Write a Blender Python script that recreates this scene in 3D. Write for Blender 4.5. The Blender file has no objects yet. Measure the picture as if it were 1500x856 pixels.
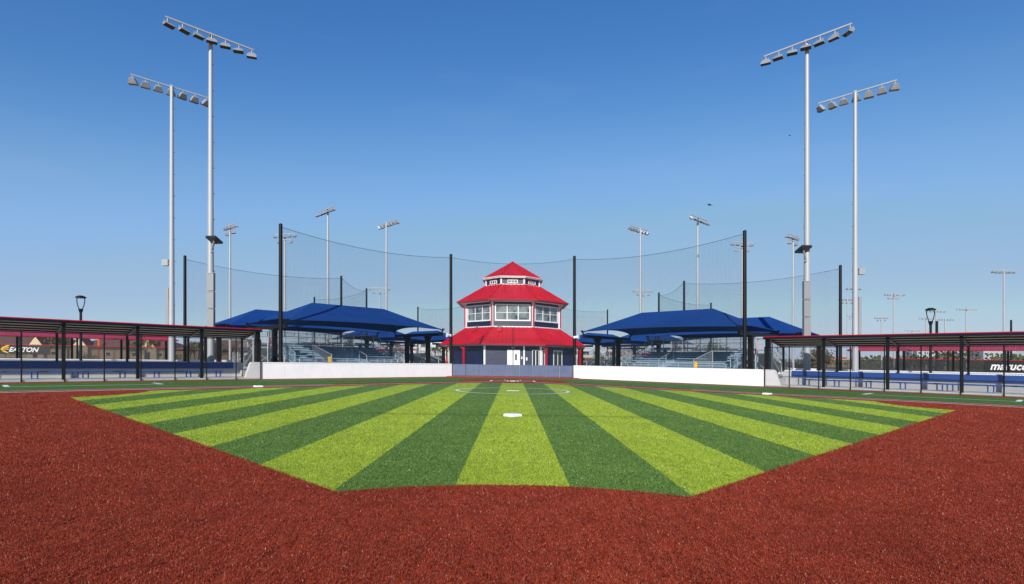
import bpy, bmesh, math, random
from mathutils import Vector, Matrix
random.seed(7)
SC = bpy.context.scene
COL = SC.collection
SLOPE = 0.0145            # the whole site drains gently towards +x
CY = 70.5                 # centre of the four-field complex
HOME = 41.2               # distance of home plate
R2 = math.sqrt(2)
def G(x): return -SLOPE*x
def W(x, y, h): return Vector((x, y, h+G(x)))

# ------------------------------------------------------------------ materials
def newmat(name):
    m = bpy.data.materials.new(name); m.use_nodes = True
    nt = m.node_tree; b = nt.nodes['Principled BSDF']
    return m, nt, b
def nd(nt, t, **k):
    n = nt.nodes.new(t)
    for a, v in k.items(): setattr(n, a, v)
    return n
def mathn(nt, op, a, b=None, c=None):
    n = nd(nt, 'ShaderNodeMath', operation=op)
    for i, v in enumerate((a, b, c)):
        if v is None: continue
        if isinstance(v, (int, float)): n.inputs[i].default_value = v
        else: nt.links.new(v, n.inputs[i])
    return n.outputs[0]
def noise(nt, vec, scale, detail=2, rough=.5):
    n = nd(nt, 'ShaderNodeTexNoise'); n.inputs['Scale'].default_value = scale
    n.inputs['Detail'].default_value = detail; n.inputs['Roughness'].default_value = rough
    if vec: nt.links.new(vec, n.inputs['Vector'])
    return n.outputs['Fac']
def ramp(nt, fac, stops, interp='LINEAR'):
    n = nd(nt, 'ShaderNodeValToRGB'); cr = n.color_ramp; cr.interpolation = interp
    while len(cr.elements) < len(stops): cr.elements.new(.5)
    for e, (p, c) in zip(cr.elements, stops):
        e.position = p; e.color = (*c, 1) if len(c) == 3 else c
    nt.links.new(fac, n.inputs['Fac']); return n.outputs['Color']
def mixc(nt, fac, a, b, mode='MIX'):
    n = nd(nt, 'ShaderNodeMix', data_type='RGBA', blend_type=mode)
    for s, v in ((n.inputs['Factor'], fac), (n.inputs['A'], a), (n.inputs['B'], b)):
        if isinstance(v, (int, float)): s.default_value = v
        elif isinstance(v, tuple): s.default_value = (*v, 1)
        else: nt.links.new(v, s)
    return n.outputs['Result']
def bump(nt, b, h, strength, dist):
    n = nd(nt, 'ShaderNodeBump'); n.inputs['Strength'].default_value = strength
    n.inputs['Distance'].default_value = dist
    nt.links.new(h, n.inputs['Height']); nt.links.new(n.outputs['Normal'], b.inputs['Normal'])
def simple(name, c, rough=.5, metal=0, var=.12, scale=1.2, bmp=0, spec=.5):
    """one colour, gently worn: broad and fine value variation"""
    m, nt, b = newmat(name)
    g = nd(nt, 'ShaderNodeNewGeometry').outputs['Position']
    n1 = noise(nt, g, scale, 5, .6); n2 = noise(nt, g, scale*14, 3)
    f = mathn(nt, 'ADD', mathn(nt, 'MULTIPLY', n1, .7), mathn(nt, 'MULTIPLY', n2, .3))
    lo = tuple(v*(1-var) for v in c); hi = tuple(min(1, v*(1+var)) for v in c)
    nt.links.new(ramp(nt, f, [(.3, lo), (.7, hi)]), b.inputs['Base Color'])
    r = mathn(nt, 'ADD', mathn(nt, 'MULTIPLY', n1, .2), rough-.1)
    nt.links.new(r, b.inputs['Roughness'])
    b.inputs['Metallic'].default_value = metal
    b.inputs['Specular IOR Level'].default_value = spec
    if bmp: bump(nt, b, n2, .4, bmp)
    return m
def lin(r, g, b):
    f = lambda v: ((v/255+.055)/1.055)**2.4 if v > 10 else v/255/12.92
    return (f(r), f(g), f(b))

M = {}
M['steel'] = simple('galvanised_steel', (.40, .41, .42), .5, .12, .04, .5)
M['fixture'] = simple('lamp_housing_metal', (.33, .34, .35), .45, .2, .1, 3)
M['lens'] = simple('lamp_glass', (.10, .095, .09), .15, 0, .1, 3)
M['cabinet'] = simple('cabinet_grey', (.25, .26, .27), .5, .1, .04, 1)
M['black'] = simple('black_powder_coat', (.006, .0065, .008), .45, 0, .3, 2, 0, .25)
M['darkpanel'] = simple('dark_panel', (.02, .02, .025), .35)
M['red_trim'] = simple('red_painted_metal', (.45, .004, .014), .35, 0, .08, 1, 0, .35)
M['white'] = simple('white_painted_trim', (.78, .78, .78), .5, 0, .04, 2)
M['wallwhite'] = simple('white_painted_concrete', (.86, .86, .85), .7, 0, .035, .7, .004)
def scuff(m):
    nt = m.node_tree; b = nt.nodes['Principled BSDF']; l = b.inputs['Base Color'].links[0]; src = l.from_socket
    g = nd(nt, 'ShaderNodeNewGeometry').outputs['Position']; mp = nd(nt, 'ShaderNodeMapping'); mp.inputs['Scale'].default_value = (1, 1, .35); nt.links.new(g, mp.inputs['Vector'])
    n1 = noise(nt, mp.outputs[0], 2.3, 6, .7); vo = nd(nt, 'ShaderNodeTexVoronoi'); vo.inputs['Scale'].default_value = 1.1; nt.links.new(g, vo.inputs['Vector'])
    spot = mathn(nt, 'MULTIPLY', mathn(nt, 'LESS_THAN', vo.outputs['Distance'], .05), .18)
    c = mixc(nt, 1.0, src, ramp(nt, n1, [(.33, (.95, .945, .935)), (.50, (1, 1, 1))]), 'MULTIPLY')
    c = mixc(nt, spot, c, (.42, .38, .34)); nt.links.new(c, b.inputs['Base Color'])
scuff(M['wallwhite'])
M['concrete'] = simple('plaza_concrete', (.50, .49, .46), .85, 0, .1, .5, .003)
M['slab'] = simple('dugout_floor_concrete', (.62, .62, .60), .8, 0, .08, .8, .003)
M['bluepad'] = simple('blue_vinyl_pad', (.012, .06, .27), .42, 0, .12, 1)
M['bluebench'] = simple('blue_bench_metal', (.016, .075, .31), .4, 0, .1, 1)
M['aluplank'] = simple('aluminium_plank', (.40, .36, .30), .45, .3, .1, 2)
M['bleach'] = simple('slate_blue_bleacher_metal', (.30, .42, .52), .45, .15, .15, 1.5)
M['alu'] = simple('bleacher_aluminium', (.55, .57, .58), .4, .5, .1, 1)
M['orange'] = simple('orange_paint', (.75, .12, .02), .5)
M['yellow'] = simple('yellow_placard', (.85, .5, .02), .5)
M['speaker'] = simple('white_speaker_plastic', (.75, .75, .74), .4)
M['rubberwhite'] = simple('white_rubber', (.85, .85, .85), .45, 0, .03, 8)
M['bark'] = simple('tree_bark', (.10, .075, .055), .9, 0, .3, 4)
M['brownroof'] = simple('brown_shingle_roof', (.115, .06, .048), .85, 0, .2, 1.5)
M['tanwall'] = simple('tan_stucco', (.50, .37, .22), .85, 0, .1, 1)
M['greywall'] = simple('grey_cladding', (.42, .44, .46), .8, 0, .08, .3)
M['bus'] = simple('yellow_bus_paint', (.70, .30, .01), .35)
M['rubber'] = simple('tyre_rubber', (.02, .02, .02), .8)
M['purlin'] = simple('purlin_grey', (.04, .04, .045), .6)
M['decktin'] = simple('roof_deck_underside', (.62, .58, .50), .6, .0, .1, 1)
M['navy_fascia'] = simple('navy_fascia', (.006, .008, .02), .5, 0, .1, 2, 0, .2)
M['netcable'] = simple('net_edge_cable', (.05, .09, .12), .7)
M['bird'] = simple('dark_feathers', (.03, .03, .035), .8)
M['gutterred'] = simple('weathered_red_fascia', (.50, .06, .08), .5)
M['shadeframe'] = simple('bronze_black_steel', (.007, .0065, .0075), .5, 0, .1, 2, 0, .25)

def canopy_mat():
    m, nt, b = newmat('blue_shade_fabric')
    g = nd(nt, 'ShaderNodeNewGeometry').outputs['Position']
    n1 = noise(nt, g, .35, 4); n2 = noise(nt, g, 6, 3)
    mp = nd(nt, 'ShaderNodeMapping'); mp.inputs['Rotation'].default_value = (0, 0, math.radians(45))
    mp.inputs['Scale'].default_value = (.25, 3, 1); nt.links.new(g, mp.inputs['Vector'])
    n3 = noise(nt, mp.outputs[0], 1.3, 3)
    f = mathn(nt, 'ADD', mathn(nt, 'MULTIPLY', n1, .5), mathn(nt, 'MULTIPLY', n3, .5))
    c = ramp(nt, f, [(.3, (.005, .042, .20)), (.7, (.008, .066, .285))])
    sxyz = nd(nt, 'ShaderNodeSeparateXYZ'); nt.links.new(g, sxyz.inputs[0])
    dg = mathn(nt, 'MULTIPLY', mathn(nt, 'SUBTRACT', sxyz.outputs['X'], sxyz.outputs['Y']), .7071)
    seam = mathn(nt, 'LESS_THAN', mathn(nt, 'FRACT', mathn(nt, 'DIVIDE', dg, 2.4)), .018)
    c = mixc(nt, mathn(nt, 'MULTIPLY', seam, .35), c, (.002, .012, .06))
    nt.links.new(c, b.inputs['Base Color']); b.inputs['Roughness'].default_value = .75
    b.inputs['Specular IOR Level'].default_value = .25
    bump(nt, b, mathn(nt, 'ADD', n2, mathn(nt, 'MULTIPLY', n3, 2.0)), .5, .04)
    tr = nd(nt, 'ShaderNodeBsdfTranslucent'); tr.inputs['Color'].default_value = (.005, .03, .14, 1)
    ms = nd(nt, 'ShaderNodeMixShader'); ms.inputs[0].default_value = .18
    nt.links.new(b.outputs[0], ms.inputs[1]); nt.links.new(tr.outputs[0], ms.inputs[2])
    nt.links.new(ms.outputs[0], nt.nodes['Material Output'].inputs['Surface'])
    return m
M['canopy'] = canopy_mat()

def siding_mat():
    m, nt, b = newmat('navy_lap_siding')
    g = nd(nt, 'ShaderNodeNewGeometry').outputs['Position']
    sx = nd(nt, 'ShaderNodeSeparateXYZ'); nt.links.new(g, sx.inputs[0])
    z = mathn(nt, 'FRACT', mathn(nt, 'MULTIPLY', sx.outputs['Z'], 5.0))
    n = noise(nt, g, 1.4, 4); nf = noise(nt, g, 25, 2)
    c = ramp(nt, n, [(.3, (.005, .009, .042)), (.7, (.008, .014, .060))])
    c = mixc(nt, mathn(nt, 'MULTIPLY', mathn(nt, 'LESS_THAN', z, .14), .6), c, (.004, .006, .02))
    nt.links.new(c, b.inputs['Base Color'])
    nt.links.new(mathn(nt, 'ADD', mathn(nt, 'MULTIPLY', nf, .2), .33), b.inputs['Roughness'])
    b.inputs['Specular IOR Level'].default_value = .35
    h = mathn(nt, 'ADD', mathn(nt, 'MULTIPLY', z, -1), mathn(nt, 'MULTIPLY', nf, .15))
    bump(nt, b, h, .7, .03)
    return m
M['siding'] = siding_mat()

def redroof_mat():
    m, nt, b = newmat('red_metal_roofing')
    g = nd(nt, 'ShaderNodeNewGeometry').outputs['Position']
    n = noise(nt, g, .8, 4); n2 = noise(nt, g, 3, 3)
    nt.links.new(ramp(nt, n, [(.3, (.42, .004, .017)), (.7, (.54, .007, .027))]), b.inputs['Base Color'])
    nt.links.new(mathn(nt, 'ADD', mathn(nt, 'MULTIPLY', n2, .25), .25), b.inputs['Roughness']); b.inputs['Specular IOR Level'].default_value = .35
    bump(nt, b, n2, .25, .02)
    return m
M['redroof'] = redroof_mat()

def glass_mat():
    m, nt, b = newmat('window_glass')
    g = nd(nt, 'ShaderNodeNewGeometry').outputs['Position']
    n = noise(nt, g, .9, 3)
    nt.links.new(ramp(nt, n, [(.40, (.03, .05, .06)), (.60, (.20, .24, .23))]), b.inputs['Base Color'])
    b.inputs['Roughness'].default_value = .05; b.inputs['Specular IOR Level'].default_value = 1
    bump(nt, b, n, .1, .05)
    return m
M['glass'] = glass_mat()
M['darkglass'] = simple('dark_door_glass', (.015, .02, .022), .08, 0, .2, 1, 0, .8)

def turf(name, cols, grain, lines=None, glint=(.8, .8, .75), gl=.70, scale=1.0, stripes=False, soft=.5):
    """short synthetic fibres: per-tuft colour, pale glints, tufted relief"""
    m, nt, b = newmat(name)
    g = nd(nt, 'ShaderNodeNewGeometry').outputs['Position']
    mp = nd(nt, 'ShaderNodeMapping'); mp.inputs['Scale'].default_value = (1, .16, 1); nt.links.new(g, mp.inputs['Vector']); gs = mp.outputs[0]
    a1 = noise(nt, gs, 75*scale, 3, .75); a2 = noise(nt, gs, 26*scale, 3, .7); a3 = noise(nt, g, .55, 4, .6); a4 = noise(nt, g, 5, 3, .6)
    vo = nd(nt, 'ShaderNodeTexVoronoi'); vo.inputs['Scale'].default_value = 95*scale; nt.links.new(gs, vo.inputs['Vector'])
    sv = nd(nt, 'ShaderNodeSeparateColor'); nt.links.new(vo.outputs['Color'], sv.inputs[0])
    a5 = noise(nt, gs, 10*scale, 2, .6)
    f = mathn(nt, 'ADD', mathn(nt, 'MULTIPLY', a1, .34), mathn(nt, 'MULTIPLY', a2, .30))
    f = mathn(nt, 'ADD', f, mathn(nt, 'MULTIPLY', mathn(nt, 'SUBTRACT', a5, .5), .22))
    f = mathn(nt, 'ADD', f, .03)
    f = mathn(nt, 'ADD', f, mathn(nt, 'MULTIPLY', sv.outputs[0], .18))
    f = mathn(nt, 'ADD', f, mathn(nt, 'MULTIPLY', a3, .06))
    f = mathn(nt, 'ADD', f, mathn(nt, 'MULTIPLY', a4, .08))
    def shades(c):
        lo = tuple(v*(1-grain) for v in c); hi = tuple(min(1, v*(1+grain*1.35)) for v in c)
        return ramp(nt, f, [(.42, lo), (.5, c), (.585, hi)])
    if stripes:
        sx = nd(nt, 'ShaderNodeSeparateXYZ'); nt.links.new(g, sx.inputs[0])
        wob = mathn(nt, 'MULTIPLY', mathn(nt, 'SUBTRACT', a2, .5), .03)
        ax = mathn(nt, 'ADD', mathn(nt, 'ABSOLUTE', sx.outputs['X']), wob)
        t = mathn(nt, 'FLOOR', mathn(nt, 'DIVIDE', mathn(nt, 'ADD', ax, .97), 1.52))
        odd = mathn(nt, 'MODULO', t, 2.0)
        odd = mathn(nt, 'MULTIPLY', odd, mathn(nt, 'GREATER_THAN', ax, .70))
        c = mixc(nt, odd, shades(cols[0]), shades(cols[1]))
    else:
        c = shades(cols[0])
    # pale glints painted into the turf colour
    gsel = mathn(nt, 'GREATER_THAN', mathn(nt, 'ADD', mathn(nt, 'MULTIPLY', sv.outputs[1], .5), mathn(nt, 'MULTIPLY', a2, .5)), gl)
    c = mixc(nt, mathn(nt, 'MULTIPLY', gsel, soft), c, glint)
    nt.links.new(c, b.inputs['Base Color'])
    b.inputs['Roughness'].default_value = .62
    b.inputs['Specular IOR Level'].default_value = .08
    h = mathn(nt, 'ADD', mathn(nt, 'MULTIPLY', a1, 1.0), mathn(nt, 'MULTIPLY', vo.outputs['Distance'], .6))
    h = mathn(nt, 'ADD', h, mathn(nt, 'MULTIPLY', a2, .8))
    bump(nt, b, h, .75, .022)
    return m
M['clay'] = turf('red_infill_turf', [(.27, .035, .014)], .62, glint=(.60, .26, .16), gl=.665, soft=.30)
M['clay2'] = M['clay']
M['turf'] = turf('striped_green_turf', [(.30, .41, .028), (.098, .185, .032)], .5, glint=(.62, .70, .30), gl=.675, stripes=True, soft=.22)
M['turf_dark'] = turf('plain_green_turf', [(.065, .145, .018)], .5, glint=(.45, .55, .30), gl=.68, soft=.3)
M['grass'] = turf('dry_grass', [(.13, .11, .045)], .5, glint=(.3, .27, .15), gl=.72, scale=.3)
def chalk_mat():
    m, nt, b = newmat('white_turf_line')
    g = nd(nt, 'ShaderNodeNewGeometry').outputs['Position']
    n = noise(nt, g, 40, 3, .7)
    nt.links.new(ramp(nt, n, [(.3, (.66, .66, .65)), (.6, (.88, .88, .87))]), b.inputs['Base Color'])
    b.inputs['Roughness'].default_value = .7; bump(nt, b, n, .5, .01)
    return m
M['chalk'] = chalk_mat()

def mesh_mat(name, cell, wire, col, diamond, base=0.0):
    """woven wire or twine: opaque strands, open cells (uv in metres)"""
    m, nt, b = newmat(name)
    uv = nd(nt, 'ShaderNodeTexCoord').outputs['UV']
    sp = nd(nt, 'ShaderNodeSeparateXYZ'); nt.links.new(uv, sp.inputs[0])
    u, v = sp.outputs['X'], sp.outputs['Y']
    if diamond:
        u2 = mathn(nt, 'MULTIPLY', mathn(nt, 'ADD', u, v), .7071); v2 = mathn(nt, 'MULTIPLY', mathn(nt, 'SUBTRACT', u, v), .7071)
        u, v = u2, v2
    def strand(c):
        fr = mathn(nt, 'FRACT', mathn(nt, 'ADD', mathn(nt, 'DIVIDE', c, cell), 1000.0))
        return mathn(nt, 'LESS_THAN', fr, wire/cell)
    k = mathn(nt, 'MAXIMUM', strand(u), strand(v))
    if base: k = mathn(nt, 'MAXIMUM', k, base)
    b.inputs['Base Color'].default_value = (*col, 1); b.inputs['Roughness'].default_value = .6
    tr = nd(nt, 'ShaderNodeBsdfTransparent')
    ms = nd(nt, 'ShaderNodeMixShader')
    nt.links.new(k, ms.inputs[0]); nt.links.new(tr.outputs[0], ms.inputs[1]); nt.links.new(b.outputs[0], ms.inputs[2])
    nt.links.new(ms.outputs[0], nt.nodes['Material Output'].inputs['Surface'])
    return m
M['net'] = mesh_mat('backstop_netting', .10, .0056, (.015, .045, .065), False, .0)
M['link'] = mesh_mat('black_chain_link', .085, .0085, (.02, .02, .024), True)
M['screen'] = mesh_mat('black_windscreen', .05, .01, (.012, .012, .014), False, .66)
M['silverlink'] = mesh_mat('galvanised_mesh', .08, .010, (.30, .33, .35), True)

def leaf_mat(name, lo, hi):
    m, nt, b = newmat(name)
    g = nd(nt, 'ShaderNodeNewGeometry').outputs['Position']
    n = noise(nt, g, .9, 3, .7)
    nt.links.new(ramp(nt, n, [(.3, lo), (.7, hi)]), b.inputs['Base Color']); b.inputs['Roughness'].default_value = .7
    return m
M['leaf'] = leaf_mat('tree_leaves', (.030, .045, .014), (.085, .105, .030))
M['leaf2'] = leaf_mat('dry_leaves', (.06, .06, .025), (.13, .11, .045))
M['palm'] = leaf_mat('palm_fronds', (.05, .07, .02), (.12, .14, .045))

# ------------------------------------------------------------------ mesh tools
class MB:
    def __init__(s, f=W): s.v = []; s.fc = []; s.mi = []; s.uv = {}; s.m = 0; s.f = f; s.smooth = False; s.sm = []
    def add(s, pts, faces, world=False):
        o = len(s.v)
        for p in pts: s.v.append(Vector(p) if world else s.f(*p))
        for f in faces: s.fc.append([o+i for i in f]); s.mi.append(s.m); s.sm.append(s.smooth)
        return o
    def box(s, a0, a1, b0, b1, h0, h1):
        p = [(a, b, h) for h in (h0, h1) for b in (b0, b1) for a in (a0, a1)]
        s.add(p, [(0, 1, 3, 2), (4, 6, 7, 5), (0, 4, 5, 1), (2, 3, 7, 6), (0, 2, 6, 4), (1, 5, 7, 3)]); return s
    def beam(s, p0, p1, w, d=None, world=False, up=(0, 0, 1)):
        """rectangular bar between two points"""
        d = d or w
        P0 = Vector(p0) if world else s.f(*p0); P1 = Vector(p1) if world else s.f(*p1)
        z = (P1-P0).normalized(); u = Vector(up)
        if abs(z.dot(u)) > .95: u = Vector((1, 0, 0)) if abs(z.z) > .9 else Vector((0, 0, 1))
        x = z.cross(u).normalized(); y = x.cross(z)
        pts = [P+x*sx*w/2+y*sy*d/2 for P in (P0, P1) for sx, sy in ((-1, -1), (1, -1), (1, 1), (-1, 1))]
        s.add(pts, [(3, 2, 1, 0), (4, 5, 6, 7), (0, 1, 5, 4), (1, 2, 6, 5), (2, 3, 7, 6), (3, 0, 4, 7)], True); return s
    def tube(s, p0, p1, r0, r1=None, seg=10, world=False, cap=True):
        r1 = r0 if r1 is None else r1
        P0 = Vector(p0) if world else s.f(*p0); P1 = Vector(p1) if world else s.f(*p1)
        z = (P1-P0).normalized(); u = Vector((1, 0, 0)) if abs(z.z) > .9 else Vector((0, 0, 1))
        x = z.cross(u).normalized(); y = z.cross(x)
        pts = []
        for P, r in ((P0, r0), (P1, r1)):
            for i in range(seg):
                a = 2*math.pi*i/seg; pts.append(P+(x*math.cos(a)+y*math.sin(a))*r)
        fs = [(i, (i+1) % seg, seg+(i+1) % seg, seg+i) for i in range(seg)]
        sm = s.smooth; s.smooth = True; o = s.add(pts, fs, True); s.smooth = False
        if cap:
            s.smooth = False
            s.add(pts, [tuple(range(seg))[::-1], tuple(range(seg, 2*seg))], True)
        s.smooth = sm; return s
    def poly(s, pts, thick=0, world=False):
        n = len(pts)
        if not thick: s.add(pts, [tuple(range(n))], world); return s
        low = [(p[0], p[1], p[2]-thick) for p in pts]
        s.add(list(pts)+low, [tuple(range(n)), tuple(range(2*n-1, n-1, -1))]+[(i, n+i, n+(i+1) % n, (i+1) % n) for i in range(n)], world)
        return s
    def grid(s, rows, thick=.03):
        """a sheet of given world points with a little thickness"""
        R = len(rows); C_ = len(rows[0]); pts = [p for r in rows for p in r]
        low = [p-Vector((0, 0, thick)) for p in pts]; n = len(pts)
        fs = []
        for i in range(R-1):
            for j in range(C_-1):
                a, b_, c, d = i*C_+j, i*C_+j+1, (i+1)*C_+j+1, (i+1)*C_+j
                fs.append((a, b_, c, d)); fs.append((n+d, n+c, n+b_, n+a))
        rim = [j for j in range(C_)]+[i*C_+C_-1 for i in range(1, R)]+[(R-1)*C_+j for j in range(C_-2, -1, -1)]+[i*C_ for i in range(R-2, 0, -1)]
        for k in range(len(rim)):
            a, b_ = rim[k], rim[(k+1) % len(rim)]
            if a != b_: fs.append((b_, a, n+a, n+b_))
        s.add(pts+low, fs, True); return s
    def sphere(s, c, r, seg=10, sz=1, world=False):
        c = Vector(c) if world else s.f(*c)
        pts = []; fs = []; k = seg//2
        for i in range(k+1):
            th = math.pi*i/k
            for j in range(seg):
                a = 2*math.pi*j/seg
                pts.append(c+Vector((r*math.sin(th)*math.cos(a), r*math.sin(th)*math.sin(a), r*sz*math.cos(th))))
        for i in range(k):
            for j in range(seg): fs.append((i*seg+j, (i+1)*seg+j, (i+1)*seg+(j+1) % seg, i*seg+(j+1) % seg))
        s.smooth = True; s.add(pts, fs, True); s.smooth = False; return s

def tag(o, label=None, cat=None, group=None, kind=None):
    if label: o['label'] = label
    if cat: o['category'] = cat
    if group: o['group'] = group
    if kind: o['kind'] = kind
    return o
def thing(name, label, cat, loc, group=None):
    o = bpy.data.objects.new(name, None); COL.objects.link(o); o.empty_display_size = .3
    o.location = loc; o['_w'] = list(loc); return tag(o, label, cat, group)
def build(name, mb, mats, parent=None, label=None, uv=None, recalc=True, origin=None, tri=False):
    org = Vector(parent['_w']) if parent else (Vector(origin) if origin else Vector((0, 0, 0)))
    me = bpy.data.meshes.new(name)
    me.from_pydata([tuple(v-org) for v in mb.v], [], mb.fc)
    for m in (mats if isinstance(mats, (list, tuple)) else [mats]): me.materials.append(m)
    me.polygons.foreach_set('material_index', mb.mi); me.polygons.foreach_set('use_smooth', mb.sm)
    if uv:
        l = me.uv_layers.new(name='UVMap')
        for lp in me.loops: l.data[lp.index].uv = uv[lp.vertex_index]
    bm = bmesh.new(); bm.from_mesh(me)
    if recalc and not uv: bmesh.ops.recalc_face_normals(bm, faces=bm.faces)
    if tri: bmesh.ops.triangulate(bm, faces=[f for f in bm.faces if len(f.verts) > 4])
    bm.to_mesh(me); bm.free(); me.update()
    o = bpy.data.objects.new(name, me); COL.objects.link(o)
    o['_w'] = list(org)
    if parent: o.parent = parent
    else: o.location = org
    if label: o['label'] = label
    return o
def panel(name, f, a0, a1, b, h0, top, mat, parent, nseg=1, tri=None):
    """woven panel with uv in metres; top is a height or a function of t"""
    tf = top if callable(top) else (lambda t: top)
    mb = MB(f); uv = []; pts = []
    for i in range(nseg+1):
        t = i/nseg; a = a0+(a1-a0)*t
        lo = h0(t) if callable(h0) else h0
        pts += [(a, b, lo), (a, b, tf(t))]; uv += [(a, lo), (a, tf(t))]
    mb.add(pts, [(2*i, 2*i+2, 2*i+3, 2*i+1) for i in range(nseg)])
    return build(name, mb, mat, parent, uv=uv)

def frame(q, m):
    """(s along the side line away from the backstop, n behind it, h) -> world, for field q and side m"""
    def f(s, n, h):
        x = m*5.5+(m*s+m*n)/R2; y = -20.1+(-s+n)/R2
        for _ in range(q): x, y = y, -x      # q=1: our left-hand neighbour
        return W(x, y+CY, h)
    return f
def cframe(q):
    def f(x, n, h):
        y = -20.1+n
        for _ in range(q): x, y = y, -x
        return W(x, y+CY, h)
    return f
FIELD = {0: 'front field', 1: 'left neighbouring field', 2: 'far field behind the tower', 3: 'right neighbouring field'}

# ------------------------------------------------------------------ ground
def flat(name, pts, z, mat, tri=True):
    mb = MB(); mb.add([(x, y, z) for x, y in pts], [tuple(range(len(pts)))])
    if mb_area(pts) < 0: mb.fc[0] = mb.fc[0][::-1]
    return tag(build(name, mb, mat, recalc=False, tri=tri), kind='structure')
def mb_area(p): return sum(p[i][0]*p[(i+1) % len(p)][1]-p[(i+1) % len(p)][0]*p[i][1] for i in range(len(p)))/2
def P(x, y): return (x, HOME-y)         # field coordinates from home plate, y towards second base
def arc(cx, cy, r, a0, a1, n=24):
    return [P(cx+r*math.cos(math.radians(a0+(a1-a0)*i/n)), cy+r*math.sin(math.radians(a0+(a1-a0)*i/n))) for i in range(n+1)]
flat('ground', [(-2500, -60), (2500, -60), (2500, 3500), (-2500, 3500)], -.02, M['grass'])
flat('infield_dirt', [(-46, -30), (46, -30), (46, 9.75), (5.5, 50.25), (-5.5, 50.25), (-46, 9.75)], .0, M['clay'])
o = 1.55; a_ = lambda x, y, cx, cy: math.degrees(math.atan2(y-cy, x-cx))
pts = arc(0, 0, 3.8, a_(-1.8, 3.35, 0, 0), a_(1.8, 3.35, 0, 0))
aa0 = a_(15.65, 17.2, 19.4, 19.4) % 360; aa1 = a_(15.64, 21.56, 19.4, 19.4) % 360
A1 = arc(19.4, 19.4, 4.35, aa0, aa1)
A2 = arc(0, 38.8, 4.46, a_(2.02, 34.82, 0, 38.8), a_(-2.02, 34.82, 0, 38.8))
pts += A1 + A2 + [(-x, y) for x, y in A1[::-1]]
flat('infield_turf', pts, .006, M['turf'])
# foul territory turf
k = 43.1-HOME
xi = (-k+math.sqrt(2*3.98**2-k*k))/2
pts = [(-46, 43.1-46), (-xi, HOME+k-xi)] if False else []
ang = math.degrees(math.asin(min(1, k/R2/3.98)))
inner = arc(0, 0, 3.98, 180+45+0, 180+45) 
px_, py_ = None, None
# circle-line intersection: x + (-y) = k  (behind home), x>0
# param: x=r cos a, y=-r sin a, cos a + sin a = k/r
rr = 3.98; val = k/rr/R2; da = math.degrees(math.acos(max(-1, min(1, val))))
a_hi = 45-da
arcpts = arc(0, 0, rr, -(180-a_hi), -a_hi, 40)
pts = [(-50, 43.1-50)]+arcpts+[(50, 43.1-50), (50, 53.3-50), (4.9, 48.4), (-4.9, 48.4), (-50, 53.3-50)]
flat('foul_turf', pts, .006, M['turf_dark'])

# ------------------------------------------------------------------ standing turf fibres near the camera
import numpy as np
def fibre_mat(name, cols, stripes=False):
    m, nt, b = newmat(name)
    at_ = nd(nt, 'ShaderNodeAttribute', attribute_name='tone').outputs['Fac']
    def rc(c): return ramp(nt, at_, c)
    if stripes:
        g = nd(nt, 'ShaderNodeNewGeometry').outputs['Position']; sx = nd(nt, 'ShaderNodeSeparateXYZ'); nt.links.new(g, sx.inputs[0])
        ax = mathn(nt, 'ABSOLUTE', sx.outputs['X'])
        t = mathn(nt, 'FLOOR', mathn(nt, 'DIVIDE', mathn(nt, 'ADD', ax, .97), 1.52))
        odd = mathn(nt, 'MULTIPLY', mathn(nt, 'MODULO', t, 2.0), mathn(nt, 'GREATER_THAN', ax, .70))
        c = mixc(nt, odd, rc(cols[0]), rc(cols[1]))
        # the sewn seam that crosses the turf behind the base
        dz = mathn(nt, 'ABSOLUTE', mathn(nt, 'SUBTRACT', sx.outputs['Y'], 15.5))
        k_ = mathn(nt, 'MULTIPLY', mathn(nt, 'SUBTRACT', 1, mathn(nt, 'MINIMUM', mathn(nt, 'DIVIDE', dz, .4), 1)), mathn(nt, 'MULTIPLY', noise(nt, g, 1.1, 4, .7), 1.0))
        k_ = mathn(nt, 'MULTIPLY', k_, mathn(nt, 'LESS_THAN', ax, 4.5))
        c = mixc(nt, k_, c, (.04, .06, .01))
    else: c = rc(cols[0])
    gp = nd(nt, 'ShaderNodeNewGeometry').outputs['Position']; wv = mathn(nt, 'ADD', mathn(nt, 'MULTIPLY', noise(nt, gp, .7, 5, .6), .5), mathn(nt, 'MULTIPLY', noise(nt, gp, 4, 3, .6), .5))
    c = mixc(nt, 1.0, c, ramp(nt, wv, [(.36, (.76, .75, .76)), (.62, (1.08, 1.06, 1.05))]), 'MULTIPLY')
    nt.links.new(c, b.inputs['Base Color']); b.inputs['Roughness'].default_value = .45; b.inputs['Specular IOR Level'].default_value = .2
    return m
RED = [(0, (.08, .012, .006)), (.35, (.245, .030, .012)), (.72, (.37, .060, .026)), (.93, (.50, .14, .085)), (1, (.72, .44, .35))]
LG = [(0, (.11, .19, .008)), (.35, (.28, .375, .024)), (.78, (.43, .52, .075)), (.95, (.60, .68, .22)), (1, (.85, .88, .6))]
DG = [(0, (.030, .07, .012)), (.4, (.098, .19, .034)), (.78, (.165, .28, .066)), (.95, (.27, .38, .15)), (1, (.6, .7, .45))]
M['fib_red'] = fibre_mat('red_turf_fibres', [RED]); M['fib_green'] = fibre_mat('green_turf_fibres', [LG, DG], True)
rng = np.random.default_rng(5)
ZF = 33.0; RHO = 9400
n1 = int(RHO*(25-3.3**2)); n2 = int(RHO*25*2*math.log(ZF/5))
z1_ = np.sqrt(rng.uniform(3.3**2, 25, n1)); z2_ = 5*np.exp(rng.uniform(0, 1, n2)*math.log(ZF/5))
z_ = np.concatenate([z1_, z2_]); x_ = rng.uniform(-1, 1, len(z_))*z_*1.0
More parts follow.
